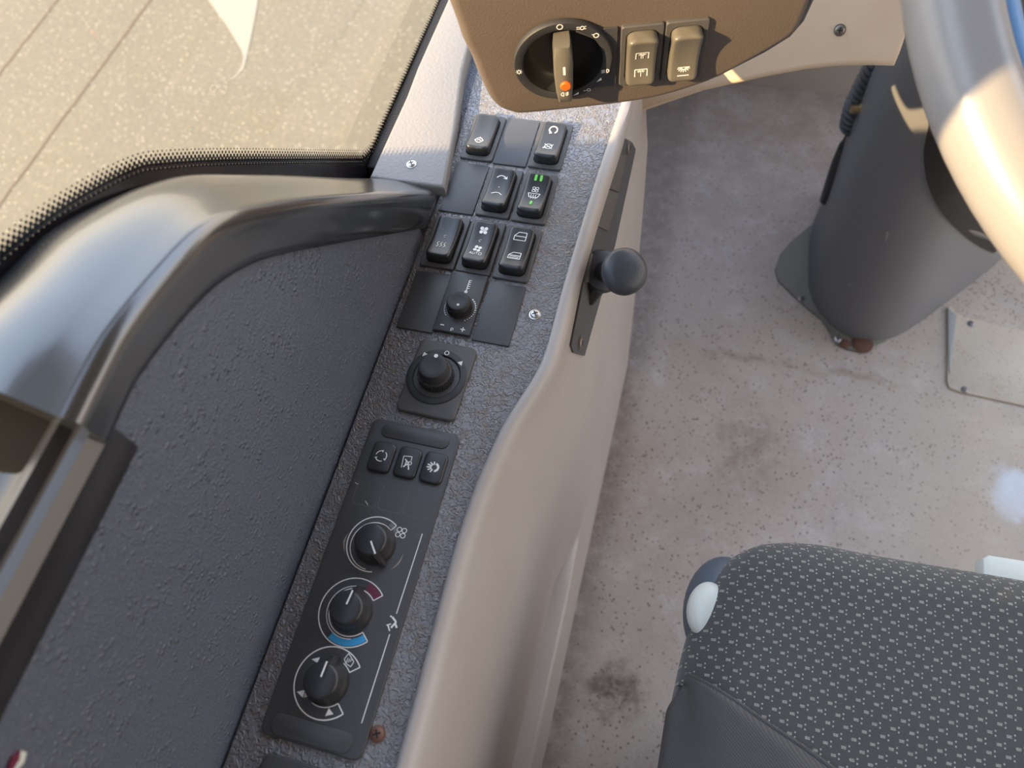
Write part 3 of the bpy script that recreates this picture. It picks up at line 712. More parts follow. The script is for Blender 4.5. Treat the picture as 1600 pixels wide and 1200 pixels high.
# scales round the knobs
K = [(33.9, -339.9, 15.4), (34.4, -378.0, 18.3), (34.35, -414.6, 18.0)]
K = [(x - cxp, y - cyp, r) for x, y, r in K]
def ang(c, px, py): x, y = Lc(px, py); return math.degrees(math.atan2(y - c[1], x - c[0]))
def arcs(c, r0, r1, a0, a1, w=0.55):
    s = Sym(); s.arc(c[0], c[1], r1, a0, a1, w, 48); s.arc(c[0], c[1], r0, a0, a1, w, 40)
    for a in (a0, a1):
        A = math.radians(a); s.line([(c[0] + r0 * math.cos(A), c[1] + r0 * math.sin(A)), (c[0] + r1 * math.cos(A), c[1] + r1 * math.sin(A))], w)
    return s
c = K[0]; a1 = ang(c, 619, 822)
s = Sym(); s.arc(c[0], c[1], 15.6, a1, 285, 0.6, 48)
P = [(c[0] + lerp(11.6, 14.6, i / 30) * math.cos(math.radians(lerp(a1, 270, i / 30))), c[1] + lerp(11.6, 14.6, i / 30) * math.sin(math.radians(lerp(a1, 270, i / 30)))) for i in range(31)]
s.line(P, 0.45); A = math.radians(a1); s.line([P[0], (c[0] + 15.6 * math.cos(A), c[1] + 15.6 * math.sin(A))], 0.5)
x, y = Lc(625.5, 832); s.fan(x + 0.5, y, 3.4, 0.45)
# temperature ring
c = K[1]; a1 = ang(c, 592, 934); a2 = ang(c, 571, 996) % 360
s2 = arcs(c, 12.6, 18.2, a1, a2); s.p += s2.p; s.arc(c[0], c[1], 13.9, a1 + 50, a2 - 30, 0.4, 30)
# mode ring
c3 = K[2]; b1 = ang(c3, 556, 1046); b2 = ang(c3, 533, 1109) % 360
s3 = Sym(); s3.arc(c3[0], c3[1], 17.8, b1, b2, 0.6, 48); s3.arc(c3[0], c3[1], 11.9, b1, b1 + 28, 0.55); s3.arc(c3[0], c3[1], 11.9, b2 - 70, b2, 0.55)
for a in (b1, b2):
    A = math.radians(a); s3.line([(c3[0] + 11.9 * math.cos(A), c3[1] + 11.9 * math.sin(A)), (c3[0] + 17.8 * math.cos(A), c3[1] + 17.8 * math.sin(A))], 0.6)
s.p += s3.p
def Ls(s, pts, w=0.5): s.line([Lc(*p) for p in pts], w)
s.poly([Lc(*p) for p in ((487, 1030), (500, 1027), (496, 1036))]); s.poly([Lc(*p) for p in ((514, 1106), (521, 1116), (508, 1119))])
s.poly([Lc(*p) for p in ((464, 1081), (477, 1078), (473, 1090))]); s.poly([Lc(*p) for p in ((478.5, 1078), (484, 1088), (474.5, 1090))])
Ls(s, ((541, 1037), (538, 1030), (545, 1021), (553, 1034), (548, 1042), (541, 1037)), 0.45)
for q in range(3): Ls(s, ((541 + q * 3, 1036 - q), (544 + q * 3, 1028 + q)), 0.4)
Ls(s, ((660, 834), (619.5, 959)), 0.5); Ls(s, ((609, 991), (565, 1130)), 0.5)
Ls(s, ((613, 964), (619, 972), (611, 981)), 1.0); Ls(s, ((617, 973), (620, 981)), 1.0); Ls(s, ((604, 977), (611, 975)), 0.6); Ls(s, ((606, 976), (609, 986)), 0.7); s.dot(*Lc(611, 963), 0.5)
Ls(s, ((555, 754), (560, 757)), 0.25); Ls(s, ((571, 783), (575, 789)), 0.25)
s.build('scale_print', face, WHITE, FZ, 0.12)
rb = Sym(); rb.band(c[0], c[1], 13.3, 17.5, a1 + 1.5, a1 + 34); rb.build('red_band', face, RED, FZ, 0.1)
bb = Sym(); bb.band(c[0], c[1], 13.9, 17.5, a2 - 75, a2 - 1.5); bb.build('blue_band', face, BLUE, FZ, 0.1)
gb = Sym(); gb.band(K[0][0], K[0][1], 12.6, 15.0, a1 - 3 + 3, a1 + 26); gb.build('grey_band', face, GREYP, FZ, 0.1)
kc = [(34.9 - cxp, -340.3 - cyp), (34.3 - cxp, -377.9 - cyp), (34.1 - cxp, -414.8 - cyp)]
for (kx, ky), da, lab in zip(kc, (-52, 84, 87), ('knob with pointer aimed at lower right', 'knob inside red and blue scale', 'knob inside arrow scale')):
    b = obj('knob', lathe([(11.4, FZ), (11.3, 4.5), (10.6, 6.0), (9.6, 8), (9.1, 13.4), (8.6, 14.3), (7.6, 14.7), (0.5, 14.7)], 48, cx=kx, cy=ky), BLK, T)
    b['label'] = lab
    A = math.radians(da); ux, uy = math.cos(A), math.sin(A); nx, ny = -uy, ux
    def pt(a, w, z): return (kx + ux * a + nx * w, ky + uy * a + ny * w, z)
    bm = rings([[pt(3, -2.6, 8), pt(3, 2.6, 8), pt(3, 2.0, 15.0), pt(3, -2.0, 15.0)], [pt(9, -2.6, 5), pt(9, 2.6, 5), pt(9, 1.5, 15.0), pt(9, -1.5, 15.0)], [pt(14.2, -1.3, FZ + .6), pt(14.2, 1.3, FZ + .6), pt(13.0, 0.7, 9.5), pt(13.0, -0.7, 9.5)]])
    obj('pointer_fin', bm, BLK, b, smooth=False)
    s = Sym(); s.line([(kx + ux * 1.5, ky + uy * 1.5), (kx + ux * 9.2, ky + uy * 9.2)], 0.95); s.build('pointer_line', b, WHITE, 15.0, 0.15)
CRESC = plain('brown grey crescent', (0.30, 0.25, 0.20), 0.5)  # colour of the faint crescents on both sides of the first knob
ws = Sym()
for q in range(5): ws.arc(K[0][0] + .3, K[0][1], 17.2 + q * .2, 172 + q * 3, 208 - q * 4, 0.26, 12)
ws.build('crescent_mark', face, CRESC, FZ, 0.08)
ws = Sym()
for q in range(4): ws.arc(K[0][0] - .5, K[0][1], 18.4 + q * .2, -38 + q * 4, -6 - q * 4, 0.26, 12)
ws.build('crescent_mark', face, CRESC, FZ, 0.08)
# next module at the bottom of the frame
x0, y0 = Z(416, 1172)
b = obj('lower_module', prism(rrect(54, 60, 4, 5), -0.5, 2.4, 0.8, 3), BLANK); b.matrix_world = at(x0 + 27.5, y0 - 30.5, 0)
prop(b, 'black module behind the heater panel, cut off by the bottom edge', 'control panel')

# ------------------------------------------------------------------ gear / brake lever on the side of the console
ax = Vector((0.42, -0.36, 0.83)).normalized()
q = ax.to_track_quat('Z', 'Y').to_matrix().to_4x4()
hd = Vector(U(977, 424, 0, 136))
Mx = Matrix.Translation(W(hd)) @ q
lv = empty('console_lever', 'black mushroom knob lever sticking out of the console side', 'lever', Mx)
obj('knob', lathe([(6, -13), (9, -10), (13.6, -7), (15.6, -3), (15.4, 0.5), (13.8, 3.4), (10, 5.4), (5, 6.3), (0.6, 6.5)], 40, cap0=True), plain('dark grained knob', (0.040, 0.045, 0.055), 0.42, grain=900, dist=0.00012), lv)
c1 = Vector(U(941, 424, 0, 117)); c2_ = Vector(U(919, 470, 0, 109.5))
obj('neck', tube([hd - ax * 6, hd.lerp(c1, .5) - ax * 4, c1], 7.5, 20), BLK, lv, world=True)
bm = lathe([(11, -10), (14.5, -6), (15.6, 0), (14.0, 4), (9, 6), (1, 6.5)], 36, cap0=True)
bm.transform(Matrix.Translation(Vector(c1)) @ q); obj('boot', bm, plain('dark rubber boot', (0.03, 0.034, 0.042), 0.4), lv, world=True)
obj('arm', tube([c1 - ax * 5, c1.lerp(c2_, 0.6), c2_], 7, 14, rf=lambda i: (9, 7.5, 5.5)[i]), BLK, lv, world=True)

# ------------------------------------------------------------------ light switch pod
A3 = {}
def rodm(w):
    w = Vector(w); return Matrix.Rotation(w.length, 4, w.normalized())
PR = rodm((1.64, 0.22, 0.22)); PO = Vector((113.25, -52.57, 122.81))
PM = Matrix.Translation(W(PO)) @ PR
pu, pv, pn = (Vector((PR[0][i], PR[1][i], PR[2][i])) for i in range(3))
def F(px, py, h=0.0):
    d = ray(px, py); t = ((PO + h * pn - CAM).dot(pn)) / d.dot(pn); X = CAM + d * t - PO
    return (X.dot(pu), X.dot(pv))
pod = empty('light_switch_pod', 'brown grey dashboard pod holding the light switch and two rockers', 'dashboard pod', PM)
out = [(-88, 8), (-87, -2), (-84, -14), (-81.5, -30), (-78, -46), (-74, -55), (-67, -60.5), (-58, -63), (-26, -62.8), (0, -62), (22, -60), (42, -55), (62, -47), (88, -29.5), (99, -20), (101.5, -12), (103, 2), (103, 20), (103, 40), (100, 46), (-88, 46), (-91, 40), (-90, 22)]
out = out[::1]
area = sum(a[0] * b[1] - b[0] * a[1] for a, b in zip(out, out[1:] + out[:1]))
if area < 0: out = out[::-1]
def inset(P, d):
    n = len(P); R = []
    for i in range(n):
        a, b, c_ = Vector(P[i - 1]), Vector(P[i]), Vector(P[(i + 1) % n]); t1 = (b - a).normalized(); t2 = (c_ - b).normalized()
        n1 = Vector((-t1.y, t1.x)); n2 = Vector((-t2.y, t2.x)); m = (n1 + n2).normalized(); R.append(tuple(b + m * (d / max(m.dot(n1), 0.5))))
    return R
loops = []
def smooth_loop(P, m=3):
    P2 = [P[-1]] + P + P[:2]; o = []
    S = spline(P2, m); return S[m:-2 * m + 0][:len(P) * m]
base = inset(smooth_loop(out), -3.0)
R0 = 9.0
loops.append([(x, y, -48) for x, y in inset(base, 2)])
loops.append([(x, y, -R0) for x, y in base])
for k in range(1, 7):
    a = math.radians(90 * k / 6); loops.append([(x, y, -R0 + R0 * math.sin(a)) for x, y in inset(base, R0 * 0.75 * (1 - math.cos(a)))])
bm = rings(loops, True, False)
bm.verts.ensure_lookup_table(); nl = len(loops[-1]); lastv = [bm.verts[i] for i in range(len(bm.verts) - nl, len(bm.verts))]
hole = [bm.verts.new((x - 33.1, y - 19.45, 0)) for x, y in circ(24.5, 48)]
he = [bm.edges.new((hole[i], hole[(i + 1) % 48])) for i in range(48)]
oe = [bm.edges.get((lastv[i], lastv[(i + 1) % nl])) for i in range(nl)]
bmesh.ops.triangle_fill(bm, use_beauty=True, use_dissolve=False, edges=he + oe)
obj('pod_housing', bm, POD, pod, angle=60)
# black end strip on the right side of the pod
bm = tube([(101.5, 16, -6), (102.5, 2, -6), (101, -13, -6), (97, -22.5, -6), (86, -33, -6), (62, -49.5, -6), (44, -57.5, -8)], 3.2, 10, rf=lambda i: (4.6, 4.6, 4.2, 3.6, 2.6, 1.8, 0.8)[i]); obj('edge_strip', bm, BLK, pod)
# rockers on the pod
def podm(u, v, w=0): return PM @ Matrix.Translation(Vector((u, v, w)) / 1000)
s = Sym()
for cy_ in (7.6, -5.6):
    s.line([(-3.6, cy_ - 5.0), (-3.6, cy_), (3.6, cy_), (3.6, cy_ - 5.0)], 0.6)
    for a in (-150, -125, -90, -55, -30): A = math.radians(a); s.line([(0 + .6 * math.cos(A), cy_ - .4 + .6 * math.sin(A)), (2.6 * math.cos(A), cy_ - .4 + 2.2 * math.sin(A))], 0.45)
s.line([(-0.5, 2.8), (-0.5, 5.8)], 0.4); s.line([(0.5, 2.8), (0.5, 5.8)], 0.4); s.line([(0, -10.6), (0, -7.0)], 0.4)
switch(podm(12.5, -22.1), 'worn grey rocker with two lamp symbols in brackets, beside the round light switch', s, tilt=0.05, mat=ROCKP, group='rocker switches in the pod')
s = Sym(); s.line([(-3.4, -7.0), (3.4, -7.0)], 0.5); s.line([(-3.4, -12.8), (3.4, -12.8)], 0.6)
for a in (-165, -140, -115, -90, -65, -40, -15): A = math.radians(a); s.line([(1.0 * math.cos(A), -7.2 + 1.0 * math.sin(A)), (3.8 * math.cos(A), -7.2 + 3.4 * math.sin(A))], 0.6)
switch(podm(37.5, -22.1), 'worn grey rocker with a single ceiling lamp symbol, right end of the pod', s, tilt=0.06, mat=ROCKP, group='rocker switches in the pod')
# round light switch
ru, rv = -33.1, -19.45
LS = empty('light_switch', 'large round headlamp switch with upright grip and orange dot', 'rotary switch', podm(ru, rv, 0))
bp = [(x, y) for x, y in circ(24.6, 48) if x < 8]
obj('base_plate', prism([(8, -24.5), (31.5, -24.5), (31.5, 19), (8, 19)] + [(20, 12), (24.3, 4), (24.6, -4), (21, -13), (14, -20.5)][::1], 0.02, 1.6, 0.0), BLANK, LS, smooth=False)
ringo = obj('dial_ring', lathe([(29.0, 1.0), (29.0, 3.4), (28.3, 4.4), (24.2, 4.4), (23.4, 3.8)], 64, cap1=False), BLKM, LS)
bowl = obj('bowl', lathe([(23.9, 4.1), (23.2, 0.0), (21.0, -6.5), (17.5, -9.5), (2, -10)], 56), BLK, LS)
def sb(): s.build('ring_symbol', ringo, WHITE, 4.4, 0.1)
def onr(a, r=26.3): A = math.radians(a); return r * math.cos(A), r * math.sin(A)
s = Sym()
x, y = onr(92); s.arc(x, y, 1.6, 0, 360, 0.5)
sb()
s = Sym()
x, y = onr(66); s.line([(x - 2.4, y + .7), (x - .6, y + .7)], .4); s.line([(x - 2.4, y - .5), (x - .6, y - .5)], .4); s.arc(x + .8, y, 1.1, 0, 360, .5); s.line([(x + 2, y + .8), (x + 3, y + 1)], .4); s.line([(x + 2, y - .6), (x + 3, y - .6)], .4)
sb()
s = Sym()
x, y = onr(43); s.arc(x, y, 1.4, 0, 360, .5); s.line([(x - 2.4, y + 1), (x - 1.5, y + .6)], .4)
sb()
s = Sym()
x, y = onr(187); s.arc(x, y, 1.0, 0, 360, .5)
for q in range(8): A = q * PI / 4; s.line([(x + 1.3 * math.cos(A), y + 1.3 * math.sin(A)), (x + 2.0 * math.cos(A), y + 2.0 * math.sin(A))], .35)
sb()
s = Sym()
x, y = onr(-20); s.arc(x + .9, y, 1.3, -90, 90, .5); s.line([(x + .9, y - 1.3), (x + .9, y + 1.3)], .4)
for q in (-.9, 0, .9): s.line([(x - 2.2, y + q - .3), (x, y + q)], .4)
sb(); s = Sym()
x, y = onr(-36); s.poly([(x - 1.6, y - 1.4), (x + 1.4, y - .4), (x + 1.0, y + 1.6)])
sb()
s = Sym()
x, y = onr(-62); s.arc(x + 2.6, y + .4, 1.0, 0, 360, .5); s.line([(x - .6, y), (x + 1.2, y + .2)], .5); x, y = onr(-74); s.poly([(x - 2.2, y - 1.2), (x + 1.6, y - .2), (x + 1.4, y + 1.6)])
sb()
# grip: upright tapered blade
def blade(w0, w1, w2, z): return [(-w0, 21.0, z), (w0 * .9, 21.0, z), (w1 * .95, 15, z), (w1, 5, z), (w2, -10, z), (w2 * .8, -21.5, z), (-w2 * .7, -21.5, z), (-w2 * .95, -14, z), (-w1, -2, z), (-w1 * .98, 12, z)]
def sc_(P, k, z): return [(x * k, y * (1 - (1 - k) * .25), z) for x, y, _ in P]
B0 = blade(4.6, 5.6, 5.2, 0)
bm = rings([sc_(B0, .80, -9.8), sc_(B0, 1.0, 1.8), sc_(B0, 1.02, 9), sc_(B0, 1.0, 12), sc_(B0, .93, 13.6), sc_(B0, .80, 14.4)])
gp = obj('grip', bm, ROCKP, LS, angle=50)
Sym().poly(rrect(1.4, 6.2, 0.4, 3, 0.3, 4.0)).build('white_bar', gp, WHITE, 14.4, .1)
obj('orange_dot', lathe([(3.2, 14.2), (3.2, 15.2), (2.7, 15.7), (.4, 15.8)], 24, cx=0.8, cy=-7.2), ORANGE, gp)
s = Sym(); s.arc(-.6, -14.0, 1.5, 90, 270, .5); s.line([(-.6, -15.5), (-.6, -12.5)], .5)
for q in (-.9, 0, .9): s.line([(.4, -14 + q), (2.4, -13.6 + q)], .4)
s.line([(1.4, -15.6), (1.6, -12.2)], .35); s.build('lamp_symbol', gp, WHITE, 14.4, .1)

# ------------------------------------------------------------------ cream dashboard panel behind the pod
DN = Vector((0, -1, 0.62)).normalized(); D0 = Vector((0, 120, -32))
def DY(px, py):
    d = ray(px, py); t = (D0 - CAM).dot(DN) / d.dot(DN); q = CAM + d * t; return (q.x, q.z)
def dpt(x, z, k=0.0): return tuple(Vector((x, 120 + (z + 32) * 0.62, z)) - DN * k)
dpoly = [(105, -78), DY(1100, 142), DY(1150, 131), DY(1200, 120), DY(1260, 109), DY(1310, 104), DY(1360, 103), DY(1398, 104), DY(1408, 80), DY(1425, 30), DY(1430, 5), (318, 75), (105, 75)]
if sum(a[0] * b[1] - b[0] * a[1] for a, b in zip(dpoly, dpoly[1:] + dpoly[:1])) < 0: dpoly = dpoly[::-1]
loops = [[dpt(x, z, 50) for x, z in dpoly], [dpt(x, z, 4) for x, z in dpoly]]
for k in range(1, 5):
    a = math.radians(90 * k / 4); loops.append([dpt(x, z, 4 - 4 * math.sin(a)) for x, z in inset(dpoly, 4 * (1 - math.cos(a)))])
dash = empty('dashboard_panel', 'cream lower dashboard panel with one round bolt, behind the pod', 'dashboard panel', at(200, 150, 0))
obj('panel', rings(loops), m_cream('warm cream dash', (0.62, 0.485, 0.345), 0.5), dash, world=True, angle=50)
obj('panel_top', box(110, 318, 190, 460, 60, 80, 4), LEDGE, dash, world=True)
obj('brace', box(225, 330, 430, 445, -165, -80, 2), SPRING, dash, world=True)
bx_, bz_ = DY(1312, 47)
screw(Matrix.Translation(W(dpt(bx_, bz_))) @ DN.to_track_quat('Z', 'Y').to_matrix().to_4x4(), 'round dark bolt in the cream dashboard panel', STEELD, 3.6)

# ------------------------------------------------------------------ steering column shroud
foot = [(350, 410), (350, 335), (358, 278), (386, 236), (425, 216), (478, 232), (545, 305), (622, 402), (640, 470), (560, 520), (440, 520), (365, 480)]
fs = smooth_loop(foot, 4)
cxk, cyk = 470, 380
SECT = [(-560, 1.0, 1.0, 0, 0), (-520, .985, .98, -2, -2), (-450, .95, .93, -8, -6), (-380, .92, .86, -16, -14), (-300, .88, .78, -26, -26), (-220, .84, .72, -33, -44), (-140, .80, .66, -38, -66), (-40, .74, .58, -36, -100), (60, .62, .46, -28, -150), (120, .5, .40, -20, -180)]
loops = [[(cxk + (x - cxk) * sx + dx, cyk + (y - cyk) * sy + dy, z) for x, y in fs] for z, sx, sy, dx, dy in SECT]
LS2 = []
for a, b in zip(loops, loops[1:]):
    for k in range(4): LS2.append([tuple(lerp(p[i], r[i], k / 4) for i in range(3)) for p, r in zip(a, b)])
LS2.append(loops[-1])
col = empty('steering_column', 'grey tapered steering column shroud standing on the floor', 'steering column', at(cxk, cyk, -FLOOR))
bmc = rings(LS2); bvh = BVHTree.FromBMesh(bmc)
obj('shroud', bmc, GREYC, col, world=True, angle=50)
# dark insert: patch of the shroud surface
lb = spline([(1462, 120), (1452, 190), (1443, 240), (1450, 290), (1470, 330), (1500, 362), (1535, 388), (1585, 408)], 3)
rows = []
for (x, y) in lb:
    row = []
    for k in range(10):
        t_ = k / 9; hit = bvh.ray_cast(CAM, ray(lerp(x, x + 95, t_), lerp(y, y - 70, t_)).normalized())
        if hit[0] is None: row.append(None); continue
        row.append(tuple(hit[0] - ray(x, y).normalized() * 7))
    rows.append(row)
bm = bmesh.new(); vv = [[bm.verts.new(p) if p else None for p in r] for r in rows]
for a, b in zip(vv, vv[1:]):
    for i in range(len(a) - 1):
        qd = (a[i], a[i + 1], b[i + 1], b[i])
        if all(qd) and max((p.co - r.co).length for p in qd for r in qd) < 90: bm.faces.new(qd)
for v in [v for v in bm.verts if not v.link_faces]: bm.verts.remove(v)
ret = bmesh.ops.solidify(bm, geom=list(bm.faces), thickness=2.0)
obj('insert_cover', bm, DBROWN, col, world=True)
def hitp(px, py, o=0):
    h = bvh.ray_cast(CAM, ray(px, py).normalized()); return (h[0] + h[1] * o * (1 if h[1].dot(ray(px, py)) < 0 else -1)) if h[0] else None
P = [hitp(*p, 4.5) for p in ((1508, 357), (1525, 364), (1545, 371), (1562, 377))]
if all(P): obj('slot', tube(P, 4, 8, rf=lambda i: (1.5, 4, 4, 2.5)[i]), STEELD, col, world=True)
def patch(name, pts, mat):
    q = [hitp(*p, 0.6) for p in pts]
    if all(q):
        b = bmesh.new(); b.faces.new([b.verts.new(v) for v in q]); bmesh.ops.solidify(b, geom=list(b.faces), thickness=0.4); obj(name, b, mat, col, world=True, smooth=False)
SCUFF = plain('pale scuff', (0.42, 0.40, 0.34), 0.7)
patch('scuff_mark', ((1385, 363), (1389, 362), (1390, 385), (1387, 388), (1384, 380)), SCUFF)
patch('scuff_mark', ((1324, 443), (1331, 444), (1336, 452), (1334, 456), (1328, 450)), plain('faint scuff', (0.24, 0.24, 0.20), 0.7))
# foot flanges
fp = [Z(*p, -FLOOR + 3) for p in ((1268, 350), (1235, 378), (1218, 398), (1211, 420), (1216, 438), (1240, 462), (1262, 482), (1285, 500), (1298, 520), (1308, 538), (1325, 546), (1348, 550), (1362, 541), (1385, 532), (1400, 500), (1340, 440), (1290, 380))]
obj('foot_flange', prism(fp, -FLOOR, -FLOOR + 3, .8), OLIVE, col, world=True)
for i, (p, m, r, lab) in enumerate((((1252, 467), STEELD, 4, 'small bolt in the left wing of the column foot'), ((1309, 530), STEEL, 4.5, 'bright bolt in the foot of the steering column'), ((1320, 537), RUSTY, 6, 'small rusty bolt in the foot of the steering column'), ((1347, 537), RUSTY, 12, 'large rusty washer bolt at the tip of the column foot'))):
    x, y = Z(*p, -FLOOR + 3); screw(at(x, y, -FLOOR + 3), lab, m, r, 'column foot bolts')
# hose and cable behind the column
P = [U(*p, 1, 360) for p in ((1392, 60), (1372, 105), (1354, 140), (1340, 172), (1334, 200))]
P = spline([tuple(p) for p in P], 24)
hose = obj('corrugated_hose', tube(P, 14, 16, rf=lambda i: 15 + 2.6 * math.sin(i * 1.05)), BLKM, world=True); prop(hose, 'black corrugated hose behind the steering column under the dashboard', 'hose')
p1, p2 = Vector(U(1345, 170, 1, 338)), Vector(U(1350, 178, 1, 338)); d_ = Vector((18, 4, 0))
fit = obj('brass_fitting', tube([p1 - d_ * .6, p1 - d_ * .1, p1, p1 + d_ * .5, p1 + d_ * .5, p1 + d_], 6, 10, rf=lambda i: (5, 5, 7, 7, 5, 5)[i]), BRASS, world=True); prop(fit, 'small shiny brass fitting on the corrugated hose', 'fitting')
P = spline([tuple(U(*p, 1, y)) for p, y in (((1340, 190), 370), ((1328, 215), 370), ((1312, 250), 370), ((1300, 285), 370), ((1291, 312), 375))], 5)
prop(obj('cable', tube(P, 6, 10, rf=lambda i: 9 if i > 6 else 7), BLK, world=True), 'thick black cable hanging left of the steering column', 'cable')

# ------------------------------------------------------------------ steering wheel
tilt = math.radians(30); WC = Vector((469.2, -50.1, 230)); RW, TR = 222.6, 18.2
n_ = Vector((0, -math.sin(tilt), math.cos(tilt))); a_ = Vector((1, 0, 0)); b_2 = n_.cross(a_)
WM = Matrix.Translation(W(WC)) @ Matrix(((a_.x, b_2.x, n_.x), (a_.y, b_2.y, n_.y), (a_.z, b_2.z, n_.z))).to_4x4()
sw = empty('steering_wheel', 'large grey steering wheel, its left rim lit by the sun', 'steering wheel', WM)
def torus(R, r, n=128, m=20, zoff=0.0):
    bm = bmesh.new(); V = [[bm.verts.new(((R + r * math.cos(2 * PI * j / m)) * math.cos(2 * PI * i / n), (R + r * math.cos(2 * PI * j / m)) * math.sin(2 * PI * i / n), zoff + r * math.sin(2 * PI * j / m))) for j in range(m)] for i in range(n)]
    for i in range(n):
        for j in range(m): bm.faces.new((V[i][j], V[(i + 1) % n][j], V[(i + 1) % n][(j + 1) % m], V[i][(j + 1) % m]))
    return bm
obj('rim', torus(RW, TR), RIM, sw)
obj('inner_strip', torus(RW - TR + 0.5, 7.5, 128, 12, -2), RIMB, sw)
obj('hub', lathe([(60, -60), (75, -50), (80, -40), (78, -28), (60, -22), (1, -20)], 48, cap0=True), BLKM, sw)
for a in (35, 145, -25, 205):
    A = math.radians(a)
    if a in (145, 205): A = math.radians({145: 118, 205: 248}[a])
    obj('spoke', tube([(60 * math.cos(A), 60 * math.sin(A), -36), (140 * math.cos(A), 140 * math.sin(A), -26), (RW * math.cos(A), RW * math.sin(A), -4)], 12, 12, rf=lambda i: (20, 14, 11)[i]), BLKM, sw)
obj('shaft', tube([(0, 0, -60), (0, -10, -150)], 30, 20), BLKM, sw)

# ------------------------------------------------------------------ floor plate on the right
FP = -FLOOR + 3
pp = [Z(*p, FP) for p in ((1481, 480), (1487, 478), (1494, 488), (1508, 495), (1560, 508), (1660, 530), (1700, 660), (1600, 634), (1500, 612), (1484, 606), (1480, 596))]
fpq = empty('floor_plate', 'thin cream cover plate screwed to the floor, right of the column', 'cover plate', at(600, 200, -FLOOR))
mp = Mat('speckled cream floor plate', (0.47, 0.395, 0.30), 0.5); mp.mix(mp.ramp(mp.noise(14, 5, .7), .42, .7, 0, .6), (0.40, 0.31, 0.20)); mp.mix(mp.math('MULTIPLY', mp.ramp(mp.vor(330), 0.14, 0.3, .8, 0), mp.ramp(mp.noise(40, 2), .42, .55)), (0.14, 0.11, 0.09))
obj('plate', prism(pp, -FLOOR, FP, 1.0), mp.done(), fpq, world=True)
st_ = [Z(*p, FP + 1) for p in ((1481, 482), (1495, 492), (1492, 520), (1487, 560), (1484, 584), (1482, 560))]
obj('edge_strip', prism(st_, FP - .5, FP + 1.2, .3), plain('grey strip', (0.26, 0.25, 0.23), 0.4), fpq, world=True)
for p, lab in (((1517, 506), 'dark screw near the upper edge of the cream floor plate'), ((1507, 609), 'dark screw near the lower corner of the cream floor plate')):
    x, y = Z(*p, FP); screw(at(x, y, FP), lab, STEELD, 4.0, 'floor plate screws')

# ------------------------------------------------------------------ driver seat
seat = empty('driver_seat', 'dark grey driver seat cushion with pale dashed weave', 'seat', at(460, -500, -FLOOR))
ZS = -78
def edge_l(y): return interp([(-760, 208), (-410, 211), (-340, 215), (-300, 224), (-276, 236), (-262, 246), (-250, 262)], y)
def front_y(x): return interp([(215, -318), (224, -290), (236, -270), (250, -258), (270, -252), (330, -252), (420, -246), (520, -243), (600, -246), (680, -262), (715, -300)], x)
X0, X1, Y0, Y1 = 212.0, 722.0, -760.0, -248.0
def zsurf(x, y):
    u = (x - X0) / (X1 - X0); v = (y - Y0) / (Y1 - Y0)
    return ZS + 10 * math.sin(PI * min(max(u, 0), 1)) ** 0.6 - 12 * max(0, v - .72) ** 1.5 * 3
def seat_rows(nx=46, ny=46, r=34):
    rows = []
    outl = []
    # outline loop (front-left corner well rounded)
    o = [(X0, -760), (X0, -600), (X0 + 1, -450), (X0 + 3, -380), (X0 + 7, -325), (X0 + 18, -283), (X0 + 40, -258), (X0 + 75, -248), (330, -247), (430, -243), (540, -243), (640, -250), (690, -270), (715, -310), (722, -400), (722, -600), (722, -760)]
    o = spline(o, 5)
    cx, cy = 467, -620
    loops = []
    for k in range(0, 15):
        if k < 4: ins, dz = 9 - 3 * k, -80 + k * 11
        else:
            a = math.radians(90 * (k - 3) / 11); ins, dz = r * (1 - math.cos(a)), -42 + 42 * math.sin(a)
        L = []
        for i, (x, y) in enumerate(o):
            a0 = Vector(o[max(i - 1, 0)]); b0 = Vector(o[min(i + 1, len(o) - 1)]); t = (b0 - a0).normalized(); nrm = Vector((t.y, -t.x))
            p = Vector((x, y)) + nrm * (ins if ins > 0 else ins * .5)
            L.append((p.x, p.y, zsurf(x, y) + dz))
        loops.append(L)
    for k in range(1, 9):                       # inner loops towards the centre line at the back
        f = k / 8; last = loops[14] if k == 1 else None
        L = []
        for (x, y, z) in loops[14]:
            px_ = lerp(x, cx, f * .98); py_ = lerp(y, cy if y > cy else y, f * .98); L.append((px_, py_, zsurf(x, y) * (1 - f) + f * zsurf(px_, py_) + 0.0))
        loops.append(L)
    return loops
loops = seat_rows()
bm = grid(loops)
bvs = BVHTree.FromBMesh(bm)
obj('cushion', bm, FABRIC, seat, world=True, angle=80)
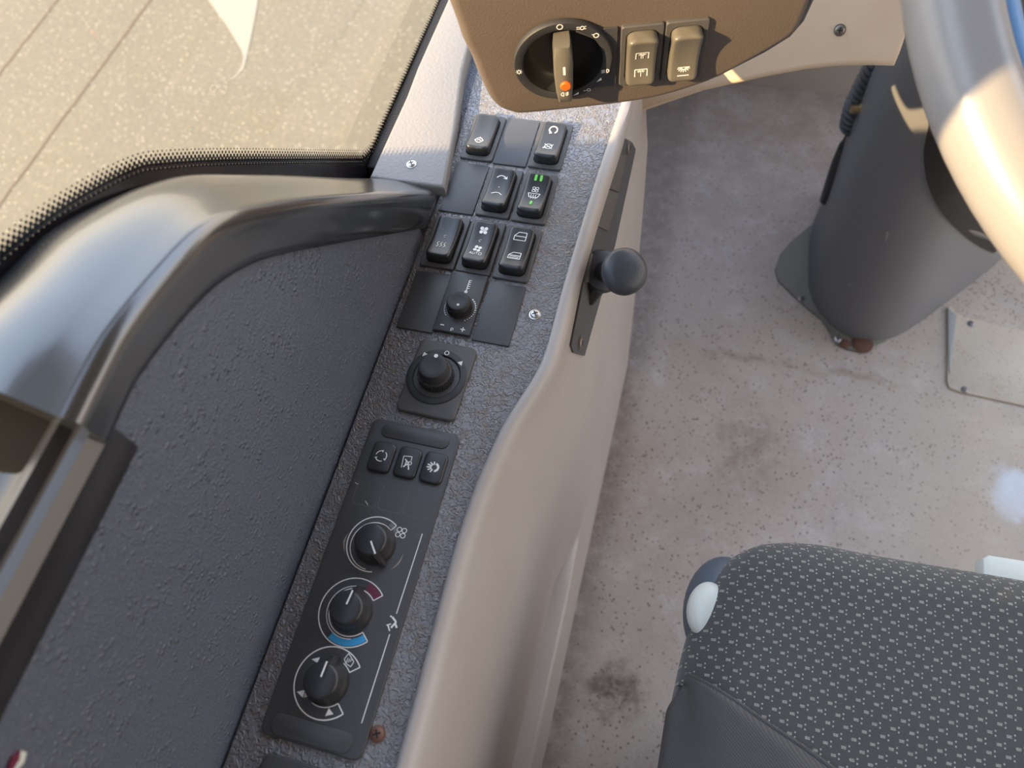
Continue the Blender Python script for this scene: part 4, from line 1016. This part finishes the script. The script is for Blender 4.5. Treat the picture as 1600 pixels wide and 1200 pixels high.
# plain bolster panel laid over the rear left of the cushion, seam runs back to the right
def SH(px, py, o=0):
    d = ray(px, py).normalized(); h = bvs.ray_cast(CAM, d)
    if h[0] is None: return None
    nn = h[1] if h[1].dot(d) < 0 else -h[1]
    return h[0] + nn * o
seam = spline([(1062, 1051), (1090, 1062), (1120, 1078), (1160, 1104), (1200, 1132), (1250, 1165), (1310, 1208), (1400, 1275), (1500, 1350)], 4)
sp3 = [SH(x, y, 0) for x, y in seam]; sp3 = [p for p in sp3 if p and p.z > ZS - 22 and p.x > X0 + 3]
def down(x, y):
    h = bvs.ray_cast(Vector((x, y, 200)), Vector((0, 0, -1))); return h[0].z if h[0] else None
rows = []
for p in sp3:
    row = []
    for k in range(11):                          # across the top from the seam to the left edge
        f = k / 10; x = lerp(p.x, min(X0 + 9, p.x - 2), f); y = p.y - f * 6; z = down(x, y)
        if z is None: z = row[-1][2] if row else p.z
        row.append((x, y, max(z, -102) + 1.5 + 4.0 * sstep(0, .25, f) * sstep(1, .7, f)))
    xl, yl, zl = row[-1]; gk = sstep(-1, 14, len(rows))
    for dx, dz in ((-5, -2), (-8, -6), (-9, -14), (-6, -34), (4, -50)): row.append((xl + lerp(max(dx, -2), dx, gk), yl, zl + dz * lerp(.5, 1, gk)))
    rows.append(row)
for dy in (60, 200): rows.append([(x, y - dy, z) for x, y, z in rows[len(sp3) - 1]])
bm = grid(rows)
obj('side_bolster', bm, TWILL, seat, world=True, angle=70)
obj('seam_piping', tube([(p.x, p.y, p.z + 1.0) for p in sp3], 1.6, 8), TWILL, seat, world=True)
obj('seat_base', box(290, 660, -750, -330, -FLOOR, -135, 20), BLKM, seat, world=True)
# recliner boot and white lever on the left of the cushion
q0 = Vector(U(1108, 925, 2, -118))
bm = bmesh.new(); bmesh.ops.create_uvsphere(bm, u_segments=32, v_segments=20, radius=1)
for v in bm.verts: v.co = Vector((q0.x + 10 + v.co.x * 25, q0.y - 9 + v.co.y * 37, q0.z - 6 + v.co.z * 22))
obj('side_cap', bm, SLATE, seat, world=True)
q1 = Vector(U(1092, 955, 2, -104))
bm = bmesh.new(); bmesh.ops.create_uvsphere(bm, u_segments=32, v_segments=20, radius=1)
for v in bm.verts: 
    s_ = 1 if v.co.y < 0 else 1
    v.co = Vector((q1.x + 5 + v.co.x * 13, q1.y + 2 + v.co.y * 18, q1.z + math.copysign(abs(v.co.z) ** .7, v.co.z) * 11))
hd_ = obj('side_handle', bm, WPL, seat, world=True); hd_['label'] = 'white oval side handle'
q2 = Vector(U(1530, 893, 2, -112)); q3 = Vector(U(1640, 925, 2, -112))
bm = prism([(q2.x, q2.y + 8), (q2.x + 4, q2.y + 11), (q3.x, q2.y + 13), (q3.x, q2.y - 30), (q2.x, q2.y - 30)], -118, -106, 2.5); fh = obj('front_handle', bm, WPL, seat, world=True); fh['label'] = 'white lever under the front edge'
